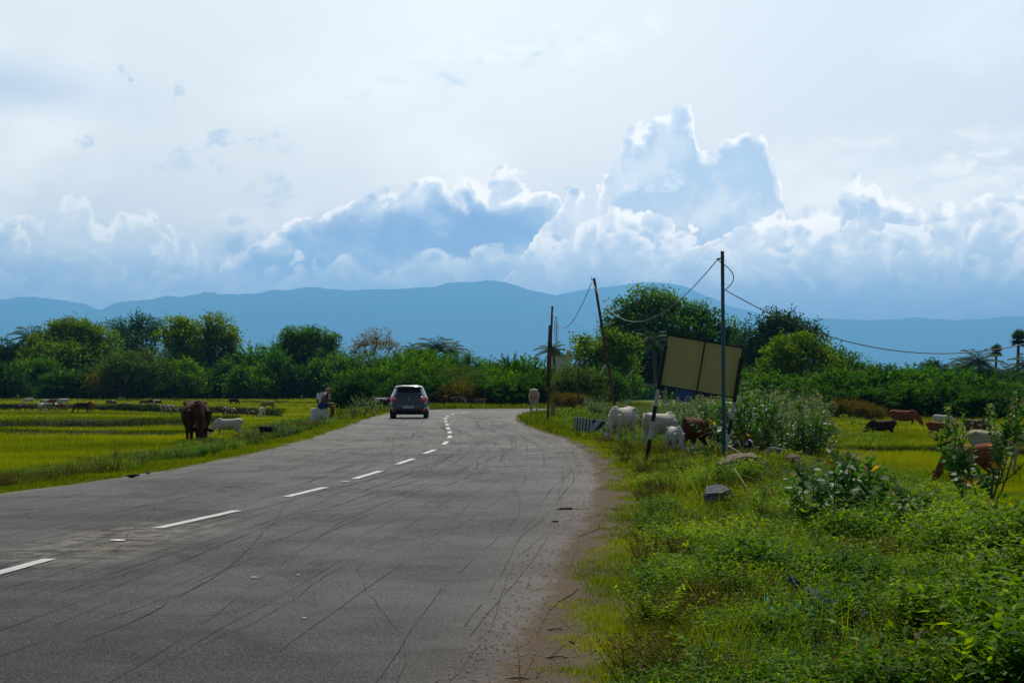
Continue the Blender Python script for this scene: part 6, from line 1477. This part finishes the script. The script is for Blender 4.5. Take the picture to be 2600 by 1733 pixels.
mb = MB(); mb.tube([(w*.12, 1, H+.1), (w*.12, 1, H+1.1)], .04, 5); mb.tube([(w*.05, 1, H+.9), (w*.2, 1, H+1.0)], .03, 5); mb.build('roof_rods', BLK, r)
for k in (-1, 1):
    mb = MB(); mb.box((k*w*.25, -.02, H*.45), (1.0, .06, 1.1)); mb.build('window', GLASS, r)
def mast(label, px, top, bot, Z, wd, cat='mast', legs=3, name='radio_mast', mt=None):
    T_, B = at(px, top, Z), at(px, bot, Z); B.z = -1; e = thing(name, label, cat, B); Hh = T_.z-B.z; mb = MB(); n = int(Hh/(wd*1.6)); n = min(n, 60)
    for k in range(legs):
        a_ = k*6.283/legs; mb.tube([(wd/2*math.cos(a_), wd/2*math.sin(a_), 0), (wd/2*math.cos(a_), wd/2*math.sin(a_), Hh)], wd*.06, 4)
    for j in range(n):
        for k in range(legs):
            a_, b_ = k*6.283/legs, (k+1)*6.283/legs; z0, z1 = Hh*j/n, Hh*(j+1)/n
            mb.tube([(wd/2*math.cos(a_), wd/2*math.sin(a_), z0), (wd/2*math.cos(b_), wd/2*math.sin(b_), z1)], wd*.035, 4)
    mb.build('lattice', mt or plain('mast_paint', (.30,.20,.20), .7), e)
    mb = MB(); mb.tube([(0, 0, Hh), (0, 0, Hh+wd*1.2)], wd*.12, 6); mb.build('antenna', BLK, e)
mast('left one of two tall lattice masts behind the flat roofed house', 1410, 812, 900, 300, .42)
mast('right one of two tall lattice masts behind the flat roofed house', 1413.5, 812, 900, 302, .42)
mast('single slender mast right of the flat roofed house', 1446.5, 862, 905, 290, .20, mt=BLK)
# unfinished tower at far left
Z = 900; b = at(177, 830, Z); e = thing('tower_frame', 'pale unfinished tower frame above the big tree on the left', 'tower', (b.x, Z, 0)); mb = MB(); Ht = EYE-(800-971)/FPX*Z
for k in range(5): mb.box((-1.2+.6*k, 0, Ht*.5), (.20, .20, Ht))
for q in range(6): mb.box((0, 0, Ht-1-q*1.6), (2.7, .2, .12))
mb.box((0, 0, Ht-.2), (2.8, 1.2, .14)); mb.build('columns', plain('pale_concrete', (.50,.50,.52), .8), e)
r, w, H, _ = bld('teal_building', 'low teal walled building in the shade of the giant tree', 1552, 1662, 979, 186, 5, TEAL)
mb = MB(); mb.box((-w*.30, -.03, H*.5), (.75, .06, H*.72)); mb.build('door', BLU, r)
for k in (.0, .28): mb = MB(); mb.box((w*k, -.02, H*.62), (.55, .05, .45)); mb.build('window', BLK, r)
mb = MB(); mb.box((0, -.7, H*.99), (w+.3, 1.4, .07)); mb.build('awning', ROOF, r)
r, w, H, _ = bld('blue_walled_shed', 'small blue shed left of the teal building', 1526, 1548, 984, 184, 3, BLU)
mb = MB(); mb.box((0, -.02, H*.4), (.4, .05, H*.7)); mb.build('door', BLK, r)
# open stall under the sign
Z = 176; a0 = fx(1692, Z); e = thing('open_shed', 'open shed on posts seen under the signboard', 'shed', (fx(1735, Z), Z, gz(fx(1735, Z), Z)))
mb = MB(); wd_ = 90/FPX*Z
for k in range(4): mb.box((-wd_/2+wd_*k/3, 0, .75), (.16, .16, 1.7))
mb.build('post', plain('grey_post', (.20,.20,.18), .9), e)
mb = MB(); mb.box((0, 1, 1.62), (wd_+.4, 2.6, .12)); mb.build('roof', ROOF, e)
mb = MB(); mb.box((0, 2.2, .8), (wd_, .1, 1.5)); mb.build('back_wall', plain('dark_green_wall', (.02,.07,.05), .9), e)
mb = MB(); mb.box((0, 0, .55), (1.4, .8, 1.3), 0, .05); o = mb.build('blue_crate', BLU); o.location = (fx(1738, 165), 165, gz(fx(1738, 165), 165)); tag(o, 'blue box standing at the far roadside under the signboard', 'box')
Z = 150; e = thing('red_hoarding', 'dark red hoarding behind the right post of the signboard', 'hoarding', (fx(1891, Z), Z, gz(fx(1891, Z), Z)))
hh_ = EYE-(973-971)/FPX*Z-gz(fx(1891, Z), Z); mb = MB(); mb.box((0, 0, hh_-.42), (.72, .05, .82)); mb.build('panel', REDM, e)
for k in (-1, 1): mb = MB(); mb.box((k*.28, .05, hh_*.4), (.06, .06, hh_*.9)); mb.build('post', BLK, e)
r, w, H, _ = bld('blue_grey_house', 'blue grey house wall glimpsed between the trees on the left', 280, 306, 906, 275, 4, plain('blue_grey_wall', (.14,.22,.34), .8))
mb = MB(); mb.box((0, -.02, H*.55), (.5, .05, .7)); mb.build('window', BLK, r)

# ------------------------------------------------------------------ stones, branches, litter
ROCKB = plain('brown_rock', (.16,.105,.07), .9, var=.45, sc=4, bump=1.); ROCKG = plain('grey_rock', (.10,.105,.11), .9, var=.5, sc=3.2, bump=.9)
def rock(label, px, py, Z, dim, mat, seed, rz=0., tilt=0.):
    bm = bmesh.new(); bmesh.ops.create_icosphere(bm, subdivisions=5, radius=1); rs_ = random.Random(seed)
    pl = [(Vector((rs_.gauss(0, 1), rs_.gauss(0, 1), rs_.gauss(0, .7))).normalized(), rs_.uniform(.45, .85)) for _ in range(16)]
    from mathutils import noise as mn
    for v in bm.verts:
        for n_, d_ in pl:
            k = v.co.dot(n_)-d_
            if k > 0: v.co -= n_*k*.93
        v.co += v.co.normalized()*(mn.noise(v.co*2.2+Vector((seed, 0, 0)))*.10+mn.noise(v.co*7)*.05+mn.noise(Vector((v.co.x*3, v.co.y*3, v.co.z*16)))*.04)
        v.co = Vector((v.co.x*dim[0]*.62, v.co.y*dim[1]*.62, v.co.z*dim[2]*.62))
    me = bpy.data.meshes.new('stone'); bm.to_mesh(me); bm.free(); me.materials.append(mat)
    o = link(me, 'stone', None, at(px, py, Z), (tilt, R(rs_.uniform(-4, 4)), rz)); tag(o, label, 'stone')
rock('broad flat brown slab of rock on the grassy mound', 1878, 1188, 30, (.86, .8, .40), ROCKB, 3, .2, R(12))
rock('cracked dark grey rock on the slope below the brown slab', 1828, 1254, 25, (.44, .4, .22), ROCKG, 5, -.2, R(10))
rock('grey boulder behind the mound, right of the brown slab', 1972, 1157, 36, (.50, .5, .40), ROCKG, 8)
rock('small brown stone just left of the blue pole foot', 1830, 1168, 36, (.30, .3, .13), ROCKB, 11)
rock('low brown stone left of the mound behind the seedling', 1737, 1180, 37, (.34, .3, .12), ROCKB, 14)
rock('pinkish stone at the right end of the mound', 2012, 1168, 32, (.28, .3, .16), ROCKB, 17)
rock('dark flat stone lying on the asphalt near the right edge', 1430, 1291, 25.1, (.20, .12, .045), plain('dark_stone', (.03,.025,.022), .9), 21)
rock('tiny dark stone on the asphalt below the flat one', 1410, 1322, 22.8, (.075, .05, .022), plain('dark_stone2', (.03,.025,.022), .9), 22)
DRYW = plain('dry_wood', (.30,.21,.13), .85, var=.4, sc=5); DKW = plain('dark_twig', (.045,.03,.018), .9)
def branch(label, pts, r0, mat=DRYW, name='dead_branch', cat='branch', twigs=0):
    P_ = [at(*p_) for p_ in pts]; o0 = P_[0].copy(); c = catmull([tuple(p_-o0) for p_ in P_], 6); mb = MB(); n = len(c)
    mb.tube([tuple(q) for q in c], [r0*(1-.7*i/n) for i in range(n)], 6)
    for k in range(twigs):
        i = random.randint(2, n-2); d_ = Vector((random.gauss(0, 1), random.gauss(0, .5), random.uniform(.1, 1))).normalized()*random.uniform(.1, .35); a_ = Vector(c[i])
        mb.tube([a_, a_+d_*.5+Vector((0, 0, .02)), a_+d_], [r0*.35, r0*.25, r0*.1], 4)
    o = mb.build(name, mat, None, True); o.location = o0; tag(o, label, cat)
branch('thick split dry branch leaning down from the brown slab', [(1865,1190,28.5),(1880,1212,28),(1898,1240,27),(1912,1268,26.5)], .011)
branch('short white curled twig below the split dry branch', [(1908,1250,26),(1916,1258,26),(1920,1270,26),(1926,1278,25.5)], .008)
branch('long pale curved branch on the mound slope', [(1930,1236,26.5),(1948,1240,26.5),(1962,1262,26),(1978,1288,25.5),(1996,1306,25),(2010,1314,24.5)], .018, twigs=6)
branch('long dry stem arching over the top of the mound', [(1850,1132,32),(1900,1162,31),(1950,1195,30),(2000,1215,29.5),(2060,1232,29)], .013, twigs=9)
branch('thin dry stem curving below the brown slab', [(1885,1208,28),(1920,1215,28),(1950,1210,28),(1975,1202,28)], .009, twigs=3)
branch('horizontal dry stem across the back of the mound', [(1920,1163,33),(1960,1160,33),(2000,1165,33),(2035,1185,33),(2050,1210,33)], .012, twigs=10)
branch('thin straight stick lying from the flat stone to the road edge', [(1447,1290,25.2),(1475,1292,25),(1502,1290,25)], .006)
for (x, y, Z, w_, lb) in ((1420, 1590, 12.9, 60, 'dry stick on the dirt shoulder beside the round grass patch'), (1430, 1668, 11.6, 90, 'crooked brown stick on the dirt shoulder near the bottom'), (1330, 1722, 10.75, 95, 'twig lying at the bottom edge of the dirt shoulder')):
    gzz = gz(fx(x, Z), Z); yy0 = 971+(EYE-gzz-.01)/Z*FPX
    branch(lb, [(x-w_*.5, yy0+3, Z), (x-w_*.1, yy0-2, Z), (x+w_*.2, yy0+2, Z+.05), (x+w_*.5, yy0-6, Z+.1)], .007, DRYW, twigs=2)
def twigbush(label, px, Z, H, seed, mat=DKW, n=5):
    rs_ = random.Random(seed); X = fx(px, Z); mb = MB()
    def go(p_, d_, L, r_, dep):
        pts = [p_]; 
        for i in range(5): d_ = (d_+Vector((rs_.gauss(0, .12), rs_.gauss(0, .12), .03))).normalized(); p_ = p_+d_*L/5; pts.append(p_)
        mb.tube(pts, [r_*(1-.1*i) for i in range(6)], 4)
        if dep:
            for k in range(3): q = pts[rs_.randint(1, 5)]; go(q, (d_+Vector((rs_.gauss(0, .7), rs_.gauss(0, .7), rs_.gauss(.1, .3)))).normalized(), L*.6, r_*.6, dep-1)
    for k in range(n): go(Vector((rs_.gauss(0, .03), rs_.gauss(0, .03), -.03)), Vector((rs_.gauss(0, .5), rs_.gauss(0, .4), 1)).normalized(), H*.7, .0038, 2)
    o = mb.build('bare_twigs', mat); o.location = (X, Z, gz(X, Z)); tag(o, label, 'dry plant')
twigbush('dark leafless twiggy plant at the bottom right below the blue scraps', 2085, 10.9, .30, 3, n=8)
twigbush('dark spiky twigs right of the leafless twiggy plant at the bottom', 2170, 10.6, .26, 4, n=5)
twigbush('bare twigs in the shadowed dip of the herb bed', 2310, 13.6, .30, 5, n=5)
twigbush('bare twigs in the weeds above the round grass patch', 1680, 14.2, .22, 6, n=4)
twigbush('reddish bare twigs at the foot of the lower milkweed stems', 2170, 20.5, .42, 7, plain('red_twig', (.09,.035,.02), .9), 6)
twigbush('dry twiggy plant on the left verge near the road', 300, 46, .8, 8, plain('pale_twig', (.16,.11,.06), .9), 8)
twigbush('dry twigs rising left of the small green shrub on the left verge', 262, 40, .5, 9, plain('pale_twig2', (.16,.11,.06), .9), 7)
# scraps of plastic sheet among the weeds
def scrap(label, pts, w_, mat, seed):
    rs_ = random.Random(seed); c = catmull([(fx(a_, Z_), Z_, gz(fx(a_, Z_), Z_)+hh2) for a_, Z_, hh2 in pts], 7); vs = []
    for i, q in enumerate(c):
        k = w_*(.55+.45*math.sin(math.pi*i/(len(c)-1)))*rs_.uniform(.7, 1.2)
        for j in range(5): t_ = (j-2)/2; vs.append((q[0]+rs_.gauss(0, .006), q[1]+t_*k*.8, q[2]+t_*k*.45+rs_.gauss(0, .016)+.03*math.sin(j*2.+i)))
    fs = [(i*5+j, i*5+j+1, (i+1)*5+j+1, (i+1)*5+j) for i in range(len(c)-1) for j in range(4)]
    mb = MB(); o0 = Vector(c[0]); mb.add([Vector(v)-o0 for v in vs], fs); o = mb.build('plastic_scrap', mat, None, True); o.location = o0
    s_ = o.modifiers.new('s', 'SOLIDIFY'); s_.thickness = .003; tag(o, label, 'litter')
PB = mat_simple('blue_plastic', (.004,.04,.22), .6, 0, .1); PT = mat_simple('teal_plastic', (.0,.20,.15), .6, 0, .2)
scrap('crumpled teal plastic sheet half buried in the weeds', [(1955,13.1,0.15),(1995,12.9,0.15),(2040,12.8,0.15),(2070,12.7,0.13)], .085, PT, 1)
scrap('teal strip of plastic curling up left of the teal sheet', [(1945,13.5,0.20),(1955,13.3,0.18),(1962,13.2,0.14)], .06, PT, 2)
scrap('bright blue plastic strip right of the teal sheet', [(2050,13.8,0.23),(2078,13.5,0.20),(2108,13.2,0.19)], .05, PB, 3)
scrap('small blue plastic knot above the teal sheet', [(2003,14.3,0.23),(2015,14.2,0.23),(2026,14.1,0.19)], .04, PB, 4)
scrap('thin blue plastic strip trailing down to the right', [(2110,13.1,0.18),(2160,12.8,0.15),(2205,12.6,0.14)], .035, PB, 5)
# white flecks of litter on the road
LT = mat_simple('paper_scrap', (.75,.74,.72), .7)
for k, (x, y, w_, lb) in enumerate(((645,1465,.050,'white scrap of paper on the road, left of a smaller one'), (757,1459,.034,'small white scrap right of the longer scrap on the road'), (772,1568,.028,'white scrap on the near lane above the bottom edge'), (400,1540,.018,'tiny white scrap on the near lane at left'), (300,1371,.16,'worn paint remnant beside the tan dust patch'), (878,1222,.14,'yellowed paint remnant between two lane dashes'))):
    Z_ = FPX*(EYE-.012)/(y-971); mb = MB(); rs_ = random.Random(k); n = 9
    vs = [(w_*.6*math.cos(i*6.28/n)*rs_.uniform(.6, 1.1), w_*.5*math.sin(i*6.28/n)*rs_.uniform(.5, 1.2), .0) for i in range(n)]; vs = vs+[(a_, b_, .004) for a_, b_, _ in vs]
    mb.add(vs, [tuple(range(n)), tuple(range(n, 2*n))]+[(i, (i+1) % n, (i+1) % n+n, i+n) for i in range(n)])
    o = mb.build('litter_scrap', LT); o.location = (fx(x, Z_), Z_, .0135); tag(o, lb, 'litter')
rock('dark clod at the left road edge below the dry weeds', 336, 1207, 33.5, (.22, .14, .07), plain('clod', (.05,.03,.02), .9), 31)
rock('small reddish clod right of the dark clod at the left road edge', 375, 1198, 34.5, (.12, .1, .05), plain('clod2', (.09,.04,.025), .9), 32)

# labels that came out the same get their order from left to right
seen = {}
for o in list(COL.objects):
    if o.parent is None and o.get('label'): seen.setdefault(o['label'], []).append(o)
for lab, os_ in seen.items():
    if len(os_) > 1:
        os_.sort(key=lambda o: o.location.x/max(o.location.y, 1))
        for k, o in enumerate(os_):
            w_ = (('left one', 'right one')[k] if len(os_) == 2 else ORD[k]+' from the left'); nl_ = w_+', '+lab
            if len(nl_.split()) <= 16: o['label'] = nl_
